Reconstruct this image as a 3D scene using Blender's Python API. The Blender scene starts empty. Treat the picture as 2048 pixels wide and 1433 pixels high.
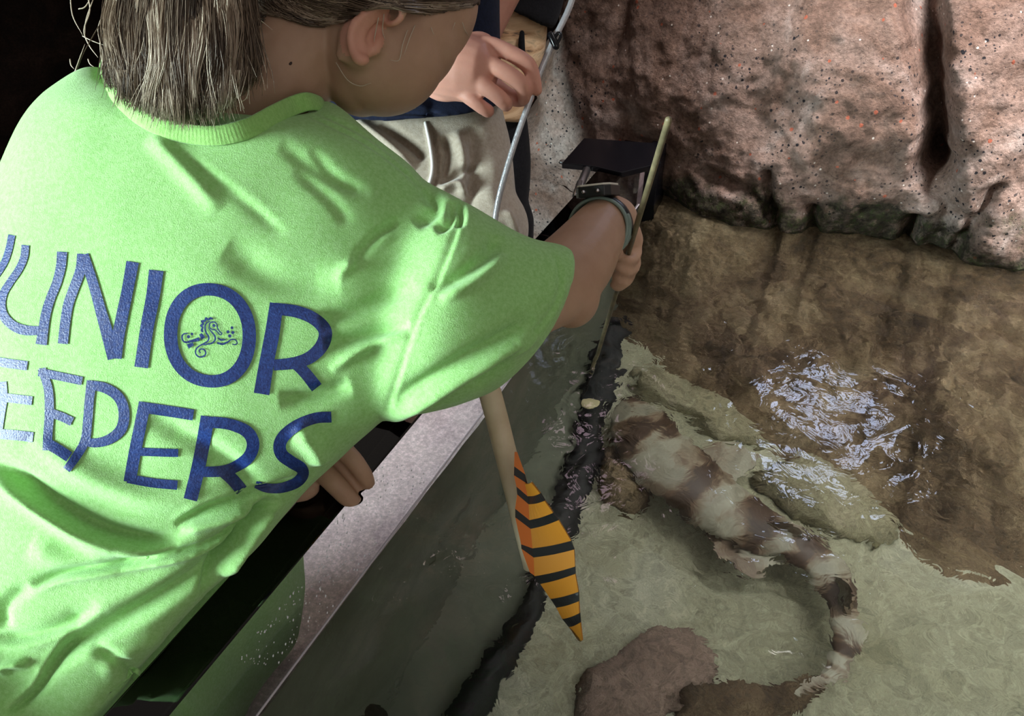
import bpy, bmesh, math, random
import numpy as np
from mathutils import Vector, noise
from mathutils.bvhtree import BVHTree
random.seed(7); np.random.seed(7)
sc = bpy.context.scene
COL = sc.collection

# ------------------------------------------------------------------ camera
FPX = 1550.0
TH = math.atan(1220 / FPX)
CT, ST = math.cos(TH), math.sin(TH)
CAMZ = 1.42
CAM = np.array([0, 0, CAMZ])
X = np.array([1., 0, 0]); U = np.array([0, ST, CT]); F = np.array([0, CT, -ST])
cam = bpy.data.cameras.new('camera'); co = bpy.data.objects.new('camera', cam); COL.objects.link(co)
co.location = CAM; co.rotation_euler = (math.pi / 2 - TH, 0, 0)
cam.sensor_width = 36; cam.lens = FPX / 2048 * 36; cam.clip_start = 0.02
sc.camera = co

def D(px, py): return X * (px - 1024) + U * (716.5 - py) + F * FPX      # viewing direction, depth FPX
def P(px, py, d): return CAM + D(px, py) * (d / FPX)
def PZ(px, py, z):
    v = D(px, py); return CAM + v * ((z - CAMZ) / v[2])
WATER = CAMZ - .66; TOP = CAMZ - .55; BED = CAMZ - 1.0
def W(px, py, z):                       # a point under the water, seen through the calm surface
    v = D(px, py); h = CAM + v * ((WATER - CAMZ) / v[2])
    v = v / np.linalg.norm(v); c = -v[2]; r = 1 / 1.333
    k = 1 - r * r * (1 - c * c); t = r * v + (r * c - math.sqrt(k)) * np.array([0, 0, 1.])
    return h + t * ((z - WATER) / t[2])
NB = np.array([.9035, -.4286]); NB = NB / np.linalg.norm(NB); DA = np.array([-NB[1], NB[0]])
def L(b, a, z): return np.array([NB[0] * b + DA[0] * a, NB[1] * b + DA[1] * a, z])   # tank frame: b off the acrylic, a along it
BI, BO, AW = -.345, -.388, 1.318
def PA(px, py, a=AW):
    v = D(px, py); s = DA[0] * v[0] + DA[1] * v[1]; return CAM + v * (a / s)
def proj(v):
    r = v - CAM; d = r @ F
    return 1024 + FPX * (r @ X) / d, 716.5 - FPX * (r @ U) / d, d

# ------------------------------------------------------------------ materials
def mat(name, col=(.5, .5, .5), rough=.6, metal=0., trans=0., ior=1.45, emit=None, estr=0, sss=0., sheen=0., spec=None, coat=0.):
    m = bpy.data.materials.new(name); m.use_nodes = True
    b = m.node_tree.nodes['Principled BSDF']
    b.inputs['Base Color'].default_value = (*col, 1); b.inputs['Roughness'].default_value = rough
    b.inputs['Metallic'].default_value = metal; b.inputs['Transmission Weight'].default_value = trans
    b.inputs['IOR'].default_value = ior
    if emit: b.inputs['Emission Color'].default_value = (*emit, 1); b.inputs['Emission Strength'].default_value = estr
    if sss: b.inputs['Subsurface Weight'].default_value = sss; b.inputs['Subsurface Scale'].default_value = .01; b.inputs['Subsurface Radius'].default_value = (1, .35, .2)
    if sheen: b.inputs['Sheen Weight'].default_value = sheen
    if spec is not None: b.inputs['Specular IOR Level'].default_value = spec
    if coat: b.inputs['Coat Weight'].default_value = coat
    return m
class N:
    def __init__(s, m): s.m = m; s.t = m.node_tree; s.b = s.t.nodes['Principled BSDF']; s.tc = s.t.nodes.new('ShaderNodeTexCoord')
    def n(s, k, **kw):
        x = s.t.nodes.new(k)
        for a, v in kw.items():
            if a.startswith('i_'): x.inputs[a[2:].replace('_', ' ')].default_value = v
            else: setattr(x, a, v)
        return x
    def l(s, a, b): s.t.links.new(a, b)
    def noise(s, scale, detail=5, rough=.55, dist=0, stretch=None):
        x = s.n('ShaderNodeTexNoise'); x.inputs['Scale'].default_value = scale; x.inputs['Detail'].default_value = detail
        x.inputs['Roughness'].default_value = rough; x.inputs['Distortion'].default_value = dist
        if stretch:
            mp = s.n('ShaderNodeMapping'); mp.inputs['Scale'].default_value = stretch[0]; mp.inputs['Rotation'].default_value = stretch[1]
            s.l(s.tc.outputs['Object'], mp.inputs[0]); s.l(mp.outputs[0], x.inputs['Vector'])
        else: s.l(s.tc.outputs['Object'], x.inputs['Vector'])
        return x.outputs['Fac']
    def voro(s, scale, feature='F1'):
        x = s.n('ShaderNodeTexVoronoi', feature=feature); x.inputs['Scale'].default_value = scale
        s.l(s.tc.outputs['Object'], x.inputs['Vector']); return x
    def ramp(s, fac, stops, interp='LINEAR'):
        r = s.n('ShaderNodeValToRGB'); r.color_ramp.interpolation = interp
        e = r.color_ramp.elements
        while len(e) < len(stops): e.new(.5)
        for k, (p, c) in enumerate(stops):
            e[k].position = p; e[k].color = (*c, 1) if len(c) == 3 else c
        s.l(fac, r.inputs[0]); return r.outputs[0]
    def mix(s, fac, a, b, mode='MIX'):
        x = s.n('ShaderNodeMix', data_type='RGBA', blend_type=mode)
        if isinstance(fac, float): x.inputs[0].default_value = fac
        else: s.l(fac, x.inputs[0])
        for k, v in ((6, a), (7, b)):
            if isinstance(v, tuple): x.inputs[k].default_value = (*v, 1)
            else: s.l(v, x.inputs[k])
        return x.outputs[2]
    def col(s, c): s.l(c, s.b.inputs['Base Color'])
    def bump(s, h, strength=.3, dist=.01):
        x = s.n('ShaderNodeBump'); x.inputs['Strength'].default_value = strength; x.inputs['Distance'].default_value = dist
        s.l(h, x.inputs['Height'])
        if getattr(s, 'lastb', None): s.l(s.lastb, x.inputs['Normal'])
        s.lastb = x.outputs[0]; s.l(x.outputs[0], s.b.inputs['Normal'])
    def z(s):
        g = s.n('ShaderNodeNewGeometry'); x = s.n('ShaderNodeSeparateXYZ'); s.l(g.outputs['Position'], x.inputs[0]); return x.outputs[2]
    def math(s, op, a, b=0.):
        x = s.n('ShaderNodeMath', operation=op)
        for k, v in ((0, a), (1, b)):
            if isinstance(v, (int, float)): x.inputs[k].default_value = v
            else: s.l(v, x.inputs[k])
        return x.outputs[0]
BW = lambda v: (v, v, v)

M = {}
def fabric(name, c1, c2, scale=260, bump=.35, sheen=.25, rough=.9):
    m = mat(name, c1, rough, sheen=sheen, spec=.2); n = N(m)
    n.col(n.ramp(n.noise(scale, 4, .7), [(.35, c1), (.65, c2)]))
    n.bump(n.noise(scale * 3, 3, .7), bump, .002); M[name] = m; return m
fabric('green_cotton', (.27, .56, .17), (.37, .67, .26), 330, .42)
fabric('green_rib', (.26, .54, .14), (.34, .63, .20), 400)
fabric('khaki', (.29, .245, .19), (.38, .33, .27), 200)
fabric('navy', (.004, .006, .017), (.008, .012, .032), 240, sheen=.03)
fabric('black_cloth', (.005, .005, .007), (.011, .011, .013), 240, sheen=.03)
fabric('denim', (.03, .05, .11), (.05, .08, .16), 300)
m = mat('print_blue', (.012, .035, .19), .42, spec=.45); n = N(m)
n.col(n.ramp(n.noise(420, 4, .75), [(.4, (.006, .019, .105)), (.72, (.02, .055, .22))])); n.bump(n.noise(700, 3), .4, .001); M['print'] = m
def skin(name, c1, c2):
    m = mat(name, c1, .5, sss=.12, spec=.35); n = N(m)
    n.col(n.ramp(n.noise(28, 5, .6), [(.3, c1), (.7, c2)])); n.bump(n.noise(420, 3), .12, .001); M[name] = m
skin('skin_fair', (.40, .245, .165), (.47, .30, .21))
skin('skin_ear', (.55, .27, .19), (.62, .33, .25))
skin('skin_pink', (.56, .27, .205), (.64, .33, .26))
m = mat('hair', (.1, .07, .04), .38, spec=.5); n = N(m)
at = n.n('ShaderNodeAttribute', attribute_name='tone')
n.col(n.ramp(at.outputs['Fac'], [(0, (.022, .014, .010)), (.3, (.10, .068, .045)), (.6, (.27, .20, .14)), (1, (.62, .54, .43))])); M['hair'] = m
# rock
def rockmat(name, tones, moss=True, speck=True, wet=.7):
    m = mat(name, tones[1], .85, spec=.3); n = N(m)
    c = n.ramp(n.noise(7, 9, .66, .6), [(.30, tones[0]), (.44, tones[1]), (.55, tones[2]), (.68, tones[3])])
    fine = n.ramp(n.noise(120, 6, .75), [(.3, BW(.50)), (.5, BW(.95)), (.72, BW(1.45))]); c = n.mix(1., c, fine, 'MULTIPLY')
    if speck:
        patch = n.ramp(n.noise(7, 3), [(.42, BW(0)), (.58, BW(1))])
        for sc_, th, colr, dens in ((105, .27, (.012, .012, .016), .42), (170, .24, (.02, .02, .025), .36), (90, .17, (.62, .55, .5), .12), (60, .2, (.35, .10, .06), .18)):
            v = n.voro(sc_); wob = n.math('ADD', v.outputs['Distance'], n.math('MULTIPLY', n.noise(240, 2), .18))
            mask = n.math('LESS_THAN', wob, th + .07)
            pick = n.n('ShaderNodeSeparateColor'); n.l(v.outputs['Color'], pick.inputs[0])
            mask = n.math('MULTIPLY', mask, n.math('LESS_THAN', pick.outputs[0], dens))
            if dens > .3: mask = n.math('MULTIPLY', mask, n.math('ADD', n.math('MULTIPLY', patch, .9), .08))
            c = n.mix(mask, c, colr)
    if moss:
        z = n.z()
        h = n.math('SUBTRACT', z, WATER)
        low = n.ramp(n.math('ADD', n.math('MULTIPLY', h, 5.2), n.math('MULTIPLY', n.noise(9, 5), 1.3)), [(.84, BW(1)), (1.14, BW(0))])
        mc = n.ramp(n.noise(75, 6, .75), [(.36, (.010, .009, .006)), (.50, (.040, .033, .020)), (.62, (.035, .050, .014)), (.70, (.17, .13, .09))])
        sx_ = n.n('ShaderNodeSeparateXYZ'); gg = n.n('ShaderNodeNewGeometry'); n.l(gg.outputs['Position'], sx_.inputs[0])
        bb_ = n.math('ADD', n.math('MULTIPLY', sx_.outputs[0], float(NB[0])), n.math('MULTIPLY', sx_.outputs[1], float(NB[1])))
        low = n.math('MULTIPLY', low, n.math('GREATER_THAN', bb_, BI + .02))
        c = n.mix(n.math('MULTIPLY', low, n.ramp(n.noise(34, 5, .7), [(.30, BW(.25)), (.50, BW(1))])), c, mc)
    n.col(c)
    n.bump(n.noise(22, 8, .7), .6, .02); n.bump(n.noise(150, 5, .7), .7, .005); M[name] = m
rockmat('rock', ((.085, .052, .040), (.185, .115, .088), (.26, .18, .15), (.38, .31, .28)))
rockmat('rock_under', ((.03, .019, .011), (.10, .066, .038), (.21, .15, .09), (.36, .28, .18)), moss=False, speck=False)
rockmat('rock_dark', ((.012, .008, .007), (.02, .013, .010), (.03, .018, .013), (.05, .03, .022)), moss=False, speck=False)
rockmat('rock_pale', ((.19, .16, .10), (.28, .25, .16), (.34, .31, .20), (.42, .37, .26)), moss=False, speck=False)
rockmat('rock_pinkish', ((.20, .14, .11), (.28, .20, .16), (.34, .25, .20), (.42, .33, .27)), moss=False, speck=False)
m = mat('sand', (.4, .42, .33), .95); n = N(m)
c = n.ramp(n.noise(3.2, 5, .6, .3), [(.3, (.22, .21, .135)), (.5, (.36, .35, .25)), (.7, (.52, .52, .42))])
c = n.mix(1., c, n.ramp(n.noise(38, 8, .8, 1.5), [(.3, BW(.5)), (.5, BW(1)), (.68, BW(1.5))]), 'MULTIPLY')
n.col(c); n.bump(n.noise(30, 6, .7), .7, .014); M['sand'] = m
m = mat('liner', (.1, .11, .08), .8); n = N(m)
n.col(n.ramp(n.noise(6, 6, .6, .5), [(.3, (.085, .095, .065)), (.52, (.125, .135, .10)), (.75, (.20, .18, .14))])); n.bump(n.noise(40, 5, .6), .3, .006); M['liner'] = m
M['acrylic'] = mat('acrylic', (.93, .95, .95), 0.0, trans=1., ior=1.49)
n = N(M['acrylic']); n.bump(n.noise(5, 2), .04, .002)
m = mat('water', (.93, .98, .94), 0, trans=1, ior=1.333); n = N(m)
n.bump(n.noise(9, 1, .5, 1.8), .30, .014); n.bump(n.noise(40, 2, .5, 1.6), .17, .004); M['water'] = m
M['black_metal'] = mat('black_metal', (.004, .004, .006), .22, spec=.4)
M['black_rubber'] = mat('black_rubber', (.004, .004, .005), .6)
M['bare_metal'] = mat('bare_metal', (.62, .62, .66), .3, metal=1.)
M['white_rod'] = mat('white_rod', (.50, .51, .55), .35, metal=.4); n = N(M['white_rod']); n.bump(n.noise(220, 4), .5, .002)
M['olive_rod'] = mat('olive_rod', (.21, .175, .095), .5); n = N(M['olive_rod']); n.col(n.ramp(n.noise(60, 5), [(.35, (.09, .075, .04)), (.65, (.19, .155, .085))]))
M['cream_pipe'] = mat('cream_pipe', (.60, .49, .33), .55); n = N(M['cream_pipe']); n.col(n.ramp(n.noise(26, 5), [(.3, (.52, .41, .26)), (.7, (.67, .57, .41))]))
M['orange'] = mat('orange', (.33, .13, .010), .4, coat=.25)
M['orange_red'] = mat('orange_red', (.40, .095, .012), .4, coat=.25)
M['orange_edge'] = mat('orange_edge', (.85, .25, .04), .5)
M['card_black'] = mat('card_black', (.008, .008, .008), .35, coat=.4)
M['watch_black'] = mat('watch_black', (.01, .01, .011), .35)
M['watch_white'] = mat('watch_white', (.65, .63, .55), .4)
M['watch_teal'] = mat('watch_teal', (.20, .27, .24), .5)
M['squid'] = mat('squid', (.55, .48, .28), .6)
M['nail'] = mat('nail', (.62, .36, .30), .3)
m = mat('floor', (.15, .10, .10), .55); n = N(m)
n.col(n.ramp(n.noise(14, 8, .7), [(.3, (.17, .12, .125)), (.5, (.28, .21, .22)), (.7, (.40, .31, .32))])); n.bump(n.noise(60, 5), .3, .005); M['floor'] = m
m = mat('reflection_ledge', (.4, .3, .32), .5); n = N(m)
c = n.ramp(n.noise(9, 5, .6), [(.3, (.55, .40, .44)), (.55, (.72, .54, .58)), (.75, (.85, .68, .70))])
c = n.mix(1., c, n.ramp(n.noise(190, 4, .8), [(.3, BW(.75)), (.5, BW(1.1)), (.68, BW(1.7))]), 'MULTIPLY'); n.col(c); M['reflection_ledge'] = m
m = mat('tan_pattern', (.5, .35, .2), .9); n = N(m)
n.col(n.ramp(n.noise(9, 4, .6, .8, stretch=((1.2, 1.2, 6), (.35, .3, 0))), [(.32, (.05, .045, .04)), (.42, (.55, .33, .18)), (.56, (.80, .58, .36)), (.7, (.34, .26, .17))])); M['tan_pattern'] = m
m = mat('shark', (.4, .3, .25), .5, spec=.5); n = N(m)
at = n.n('ShaderNodeAttribute', attribute_name='along')
ph = n.math('ADD', n.math('MULTIPLY', at.outputs['Fac'], 7.), n.math('MULTIPLY', n.noise(11, 4), 1.5))
band = n.math('SINE', n.math('MULTIPLY', ph, 6.2832))
c = n.ramp(n.math('ADD', n.math('MULTIPLY', band, .5), .5), [(.2, (.045, .026, .016)), (.48, (.12, .08, .05)), (.68, (.20, .155, .11)), (.95, (.31, .29, .225))])
c = n.mix(1., c, n.ramp(n.noise(26, 5, .7), [(.3, BW(.6)), (.6, BW(1.15))]), 'MULTIPLY'); n.col(c); M['shark'] = m

# ------------------------------------------------------------------ object helpers
def link(name, me, m=None, parent=None):
    o = bpy.data.objects.new(name, me); COL.objects.link(o)
    if m is not None:
        for q in (m if isinstance(m, (list, tuple)) else [m]): me.materials.append(M[q] if isinstance(q, str) else q)
    if parent is not None:
        o.parent = parent; w = Vector((0, 0, 0)); p = parent
        while p: w += p.location; p = p.parent
        me.transform(__import__('mathutils').Matrix.Translation(-w)); me.update()
    return o
def mesh(name, v, f, smooth=True):
    me = bpy.data.meshes.new(name); me.from_pydata([tuple(map(float, q)) for q in v], [], [tuple(q) for q in f]); me.update()
    if smooth: me.polygons.foreach_set('use_smooth', [True] * len(me.polygons))
    return me
def obj(name, v, f, m, parent=None, smooth=True): return link(name, mesh(name, v, f, smooth), m, parent)
def tag(o, label, cat, group=None, kind=None):
    o['label'] = label; o['category'] = cat
    if group: o['group'] = group
    if kind: o['kind'] = kind
    return o
def struct(o): o['kind'] = 'structure'; return o
def root(name, loc, label, cat):
    o = bpy.data.objects.new(name, None); COL.objects.link(o); o.location = Vector(loc); o.empty_display_size = .05
    return tag(o, label, cat)
def catmull(pts, k):
    p = np.array(pts, float); p = np.vstack([2 * p[0] - p[1], p, 2 * p[-1] - p[-2]]); out = []
    for i in range(1, len(p) - 2):
        for j in range(k):
            t = j / k; a, b, c, d = p[i - 1], p[i], p[i + 1], p[i + 2]
            out.append(.5 * ((2 * b) + (-a + c) * t + (2 * a - 5 * b + 4 * c - d) * t * t + (-a + 3 * b - 3 * c + d) * t ** 3))
    out.append(p[-2]); return np.array(out)
class G:                                     # gathers closed pieces
    def __init__(s): s.v = []; s.f = []; s.n = 0; s.mi = []
    def add(s, v, f, mi=0):
        s.v += list(v); s.f += [tuple(i + s.n for i in q) for q in f]; s.n += len(v); s.mi += [mi] * len(f)
    def rings(s, R, cap=True, mi=0, closed=False):
        n = len(R[0]); v = [p for r in R for p in r]; f = []
        m = len(R)
        for i in range(m if closed else m - 1):
            for j in range(n):
                a = i * n + j; b = i * n + (j + 1) % n; i2 = (i + 1) % m
                f.append((a, b, i2 * n + (j + 1) % n, i2 * n + j))
        if cap and not closed:
            v.append(np.mean(R[0], 0)); c0 = len(v) - 1; v.append(np.mean(R[-1], 0)); c1 = c0 + 1
            for j in range(n):
                f.append((c0, (j + 1) % n, j)); f.append((c1, (m - 1) * n + j, (m - 1) * n + (j + 1) % n))
        s.add(v, f, mi)
    def tube(s, pts, rad, n=12, k=4, mi=0, round_=True, flat=None, closed=False):
        pts = np.array(pts, float); rad = np.array(rad if hasattr(rad, '__len__') else [rad] * len(pts), float)
        q = catmull(np.hstack([pts, rad[:, None]]), k) if k > 1 else np.hstack([pts, rad[:, None]])
        p, r = q[:, :3], np.maximum(q[:, 3], 1e-4)
        T = np.gradient(p, axis=0); T /= np.linalg.norm(T, axis=1)[:, None] + 1e-12
        up = np.array([0, 0, 1.]) if abs(T[0][2]) < .9 else X
        if flat is not None: up = np.array(flat[0], float)
        R = []
        idx = list(range(len(p)))
        ang = np.linspace(0, 2 * math.pi, n, endpoint=False)
        def ring(c, t, rr):
            nonlocal up
            a = np.cross(t, up); a /= np.linalg.norm(a) + 1e-12; b = np.cross(a, t); 
            if flat is None: up = b
            fl = flat[1] if flat is not None else 1
            return [c + rr * (math.cos(x) * a + math.sin(x) * b * fl) for x in ang]
        if round_ and not closed:
            for h in (1., .85, .5): R.append(ring(p[0] - T[0] * r[0] * h, T[0], max(r[0] * math.sqrt(1 - h * h), r[0] * .02)))
        for i in idx: R.append(ring(p[i], T[i], r[i]))
        if round_ and not closed:
            for h in (.5, .85, 1.): R.append(ring(p[-1] + T[-1] * r[-1] * h, T[-1], max(r[-1] * math.sqrt(1 - h * h), r[-1] * .02)))
        s.rings(R, mi=mi, closed=closed)
    def ell(s, c, ax, n=24, mi=0):            # ellipsoid, ax = three axis vectors
        R = []
        for i in range(1, n):
            t = math.pi * i / n
            R.append([c + ax[2] * math.cos(t) + math.sin(t) * (ax[0] * math.cos(u) + ax[1] * math.sin(u)) for u in np.linspace(0, 2 * math.pi, n * 2, endpoint=False)])
        s.rings(R, mi=mi)
    def box(s, c, ax, mi=0):
        v = [c + ax[0] * i + ax[1] * j + ax[2] * k for i in (-1, 1) for j in (-1, 1) for k in (-1, 1)]
        s.add(v, [(0, 1, 3, 2), (4, 6, 7, 5), (0, 4, 5, 1), (2, 3, 7, 6), (0, 2, 6, 4), (1, 5, 7, 3)], mi)
    def loft(s, secs, n=48, k=6, p=2.3):
        """secs: (Lx,Ly,Ld, Rx,Ry,Rd, fx,fy,fd, bx,by,bd): side points and offsets (pixels, depth) of the near and the far belly"""
        q = catmull(secs, k); R = []
        for r in q:
            lx, ly, ld, rx, ry, rd, fx, fy, fd, bx, by, bd = r; ring = []
            for u in np.linspace(0, 2 * math.pi, n, endpoint=False):
                cu, su = math.cos(u), math.sin(u)
                cu = math.copysign(abs(cu) ** (2 / p), cu); sv = math.copysign(abs(su) ** (2 / p), su)
                t = (1 + cu) / 2; x = lx + (rx - lx) * t; y = ly + (ry - ly) * t; d = ld + (rd - ld) * t
                if sv > 0: x += fx * sv; y += fy * sv; d -= fd * sv
                else: x -= bx * sv; y -= by * sv; d -= bd * sv
                ring.append(P(x, y, d))
            R.append(ring)
        s.rings(R)
    def obj(s, name, m, parent=None, smooth=True, bevel=0):
        o = obj(name, s.v, s.f, m, parent, smooth)
        if len(set(s.mi)) > 1: o.data.polygons.foreach_set('material_index', s.mi)
        if bevel:
            b = o.modifiers.new('bevel', 'BEVEL'); b.width = bevel; b.segments = 2; b.limit_method = 'ANGLE'
        return o
def fuse(g, voxel, smooth=8, sub=0, fac=.5):
    me = mesh('tmp', g.v, g.f); o = bpy.data.objects.new('tmp', me); COL.objects.link(o)
    r = o.modifiers.new('r', 'REMESH'); r.mode = 'VOXEL'; r.voxel_size = voxel
    if smooth: sm = o.modifiers.new('s', 'SMOOTH'); sm.factor = fac; sm.iterations = smooth
    if sub: ss = o.modifiers.new('u', 'SUBSURF'); ss.levels = sub; ss.render_levels = sub
    dg = bpy.context.evaluated_depsgraph_get(); dg.update()
    out = bpy.data.meshes.new_from_object(o.evaluated_get(dg)); bpy.data.objects.remove(o); bpy.data.meshes.remove(me)
    out.polygons.foreach_set('use_smooth', [True] * len(out.polygons)); out.update()
    return out
def getv(me):
    a = np.empty(len(me.vertices) * 3); me.vertices.foreach_get('co', a); return a.reshape(-1, 3)
def getn(me):
    a = np.empty(len(me.vertices) * 3); me.vertices.foreach_get('normal', a); return a.reshape(-1, 3)
def setv(me, v): me.vertices.foreach_set('co', v.ravel()); me.update()
FOLDK = 1.7
def folds(me, lines, gate=True):
    """press creases (+ridge, -groove) into the cloth along lines; (points, half width px, height m[, asymmetry])"""
    v = getv(me); nn = getn(me); x, y, d = proj(v)
    tc = CAM - v; tc /= np.linalg.norm(tc, axis=1)[:, None]; face = np.clip((nn * tc).sum(1) * 3 + .3, 0, 1) if gate else 1
    tot = np.zeros(len(v))
    for ln in lines:
        pts, w, h = ln[:3]; asym = ln[3] if len(ln) > 3 else 0
        pl = catmull(pts, 6); best = np.full(len(v), 1e9); side = np.zeros(len(v)); tt = np.zeros(len(v))
        m = (x > pl[:, 0].min() - 4 * w) & (x < pl[:, 0].max() + 4 * w) & (y > pl[:, 1].min() - 4 * w) & (y < pl[:, 1].max() + 4 * w)
        xs, ys = x[m], y[m]; bb = np.full(m.sum(), 1e9); sd = np.zeros(m.sum()); tp = np.zeros(m.sum()); nseg = len(pl) - 1
        for i in range(nseg):
            a, b = pl[i], pl[i + 1]; e = b - a; le = e @ e + 1e-9
            t = np.clip(((xs - a[0]) * e[0] + (ys - a[1]) * e[1]) / le, 0, 1)
            dx = xs - a[0] - t * e[0]; dy = ys - a[1] - t * e[1]; dd = np.hypot(dx, dy)
            k = dd < bb; bb[k] = dd[k]; sd[k] = np.sign(e[0] * dy - e[1] * dx)[k]; tp[k] = ((i + t) / nseg)[k]
        taper = np.clip(np.minimum(tp, 1 - tp) * 5, .0, 1) ** .7
        s = bb * sd / w
        prof = np.exp(-s * s) 
        if asym: prof = prof * 1. + asym * s * np.exp(-(s * .6) ** 2)
        tot[m] += FOLDK * h * prof * taper
    setv(me, v + nn * (tot * face)[:, None])
def wobble(me, sc_, amp, stretch=(1, 1, 1)):
    v = getv(me); nn = getn(me)
    w = np.array([noise.noise(Vector((q[0] * sc_ * stretch[0], q[1] * sc_ * stretch[1], q[2] * sc_ * stretch[2]))) for q in v])
    setv(me, v + nn * (w * amp)[:, None])
def keep_off_wall(me, off=.006):
    v = getv(me); b = v[:, 0] * NB[0] + v[:, 1] * NB[1]; top = v[:, 2] < TOP + .004
    push = np.where(top & (b > BO - off), b - (BO - off), 0); push = np.where(b > BI + .1, 0, push)
    lift = TOP + .004 - v[:, 2]
    up = (push > 0) & (lift < push); v2 = v.copy(); v2[up, 2] += lift[up]
    q = (push > 0) & ~up; v2[q, 0] -= NB[0] * push[q]; v2[q, 1] -= NB[1] * push[q]
    setv(me, v2)

# ------------------------------------------------------------------ setting
def grid(fn, nu, nv):
    v = [fn(i / nu, j / nv) for j in range(nv + 1) for i in range(nu + 1)]
    f = [(j * (nu + 1) + i, j * (nu + 1) + i + 1, (j + 1) * (nu + 1) + i + 1, (j + 1) * (nu + 1) + i) for j in range(nv) for i in range(nu)]
    return v, f
def fbm(x, y, z=0, o=5): return noise.fractal(Vector((x, y, z)), .9, 2.1, o)
v, f = grid(lambda u, w: np.array([-5 + 9 * u, -2 + 8 * w, 0.]), 8, 8)
struct(obj('floor', v, f, 'floor'))
v, f = grid(lambda u, w: np.array([-5 + 9 * u, 3.4 + .5 * fbm(u * 9, w * 3, 2), 3.4 * w]), 90, 40)
struct(obj('wall_back', v, f, 'rock_dark'))
v, f = grid(lambda u, w: np.array([-3.4 + .4 * fbm(u * 9, w * 3, 5), -2 + 6 * u, 3.4 * w]), 60, 40)
struct(obj('wall_left', v, f, 'rock_dark'))

# cracks in the rock, in tank coordinates (b, z)
def bz(px, py):
    p = PA(px, py); return (p[0] * NB[0] + p[1] * NB[1], p[2])
CR = [([(1838, -60), (1850, 60), (1868, 180), (1875, 330)], .020, .085), ([(1985, 370), (1940, 450), (1880, 560)], .012, .02),
      ([(1830, 440), (1790, 540), (1745, 640)], .012, .030), ([(1545, 330), (1550, 400), (1556, 470)], .008, .022),
      ([(1205, 120), (1215, 70), (1225, -30)], .012, .014), ([(1620, 480), (1630, 410)], .01, .02), ([(1420, 340), (1500, 360), (1545, 400)], .012, .012),
      ([(1875, 330), (1900, 420), (1860, 520)], .02, .02)]
CR = [([bz(*q) for q in c[0]], c[1], c[2] * 1.5) for c in CR]
BUMPS = [(1300, 200, .16, .035), (1500, 150, .22, .05), (1720, 170, .15, .05), (1980, 230, .14, .07), (1600, 420, .12, .03), (1990, 470, .10, .045), (1440, 440, .10, .03)]
BUMPS = [(*bz(a, b), r, h) for a, b, r, h in BUMPS]
def rock_a(b, z):
    a = AW + .20 * max(0, z - WATER) 
    for (cb, cz, r, h) in BUMPS: a -= h * math.exp(-((b - cb) ** 2 + ((z - cz) * .8) ** 2) / (r * r)) * 1.5
    a += .055
    a += .020 * fbm(b * 5, z * 4, 1, 6) + .006 * fbm(b * 30, z * 30, 4, 4) + .02 * abs(noise.noise(Vector((b * 9, z * 5, 6))))
    for pl, w, h in CR:
        best = 9
        for (p, q) in zip(pl[:-1], pl[1:]):
            e = (q[0] - p[0], q[1] - p[1]); t = max(0, min(1, ((b - p[0]) * e[0] + (z - p[1]) * e[1]) / (e[0] ** 2 + e[1] ** 2)))
            best = min(best, math.hypot(b - p[0] - t * e[0], z - p[1] - t * e[1]))
        best += .006 * noise.noise(Vector((b * 40, z * 40, 9)))
        a += h * math.exp(-(best / w) ** 2)
    under = max(0, WATER + .02 - z); a += .12 * min(under, .1)
    return a
ZT = CAMZ - .262
ROCKL = lambda z: float(np.interp(z, [.2, CAMZ - .72, CAMZ - .30], [-.66, -.62, -.53])) + .015 * math.sin(z * 40)
def rock_fn(u, w):
    b = -.86 + 2.5 * u
    if w < .72:
        z = WATER - .06 + (ZT - WATER + .06) * (w / .72); back = 0
    else:
        q = (w - .72) / .28; z = ZT - .01 + .012 * math.sin(q * math.pi * .5); back = q * q * .7 + q * .05
    edge = max(0, (ROCKL(z) - b))
    return L(b, rock_a(b, z) + back + edge * edge * 22, z)
v, f = grid(rock_fn, 520, 170)
# deeper base of the same wall, below the water on the dry side
rw = struct(obj('wall_rock', v, f, 'rock'))
def rock_low(u, w):
    b = -.86 + .51 * u; z = WATER - .055 - (WATER - .055) * w
    edge = max(0, (ROCKL(z) - b))
    return L(b, rock_a(b, max(z, WATER - .06)) + edge * edge * 22 + .01 * fbm(b * 9, z * 9), z)
v, f = grid(rock_low, 40, 80); struct(obj('wall_rock_base', v, f, 'rock'))

# rock under water: from the wall down to its foot on the sand
foot = catmull([(1215, 640), (1270, 705), (1330, 760), (1420, 835), (1500, 885), (1620, 960), (1700, 1000), (1775, 1050), (1800, 1105), (1850, 1160), (1905, 1190), (2048, 1196), (2200, 1200), (2500, 1230), (3100, 1250)], 10)
FT = np.array([W(x, y, BED) for x, y in foot]); FA = FT[:, 0] * NB[0] + FT[:, 1] * NB[1]
def under_fn(u, w):
    i = u * (len(FT) - 1); k = min(int(i), len(FT) - 2); ft = FT[k] + (FT[k + 1] - FT[k]) * (i - k)
    b = ft[0] * NB[0] + ft[1] * NB[1]
    b = max(b, BI + .012); top = L(b, rock_a(b, WATER - .02) + .012, WATER - .012)
    t = w; p = top * (1 - t) + ft * t
    p[2] = WATER - .012 - (WATER - BED + .01) * (t ** 1.25) 
    bump = .07 * fbm(p[0] * 5, p[1] * 5, 3, 6) + .012 * fbm(p[0] * 26, p[1] * 26, 1, 4)
    p[2] += bump * math.sin(math.pi * min(1, t * 1.0)) * 1.6
    if t < .97: p[2] = min(p[2], WATER - .006)
    return p
v, f = grid(under_fn, 420, 130); struct(obj('submerged_rock_slope', v, f, 'rock_under'))
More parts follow.
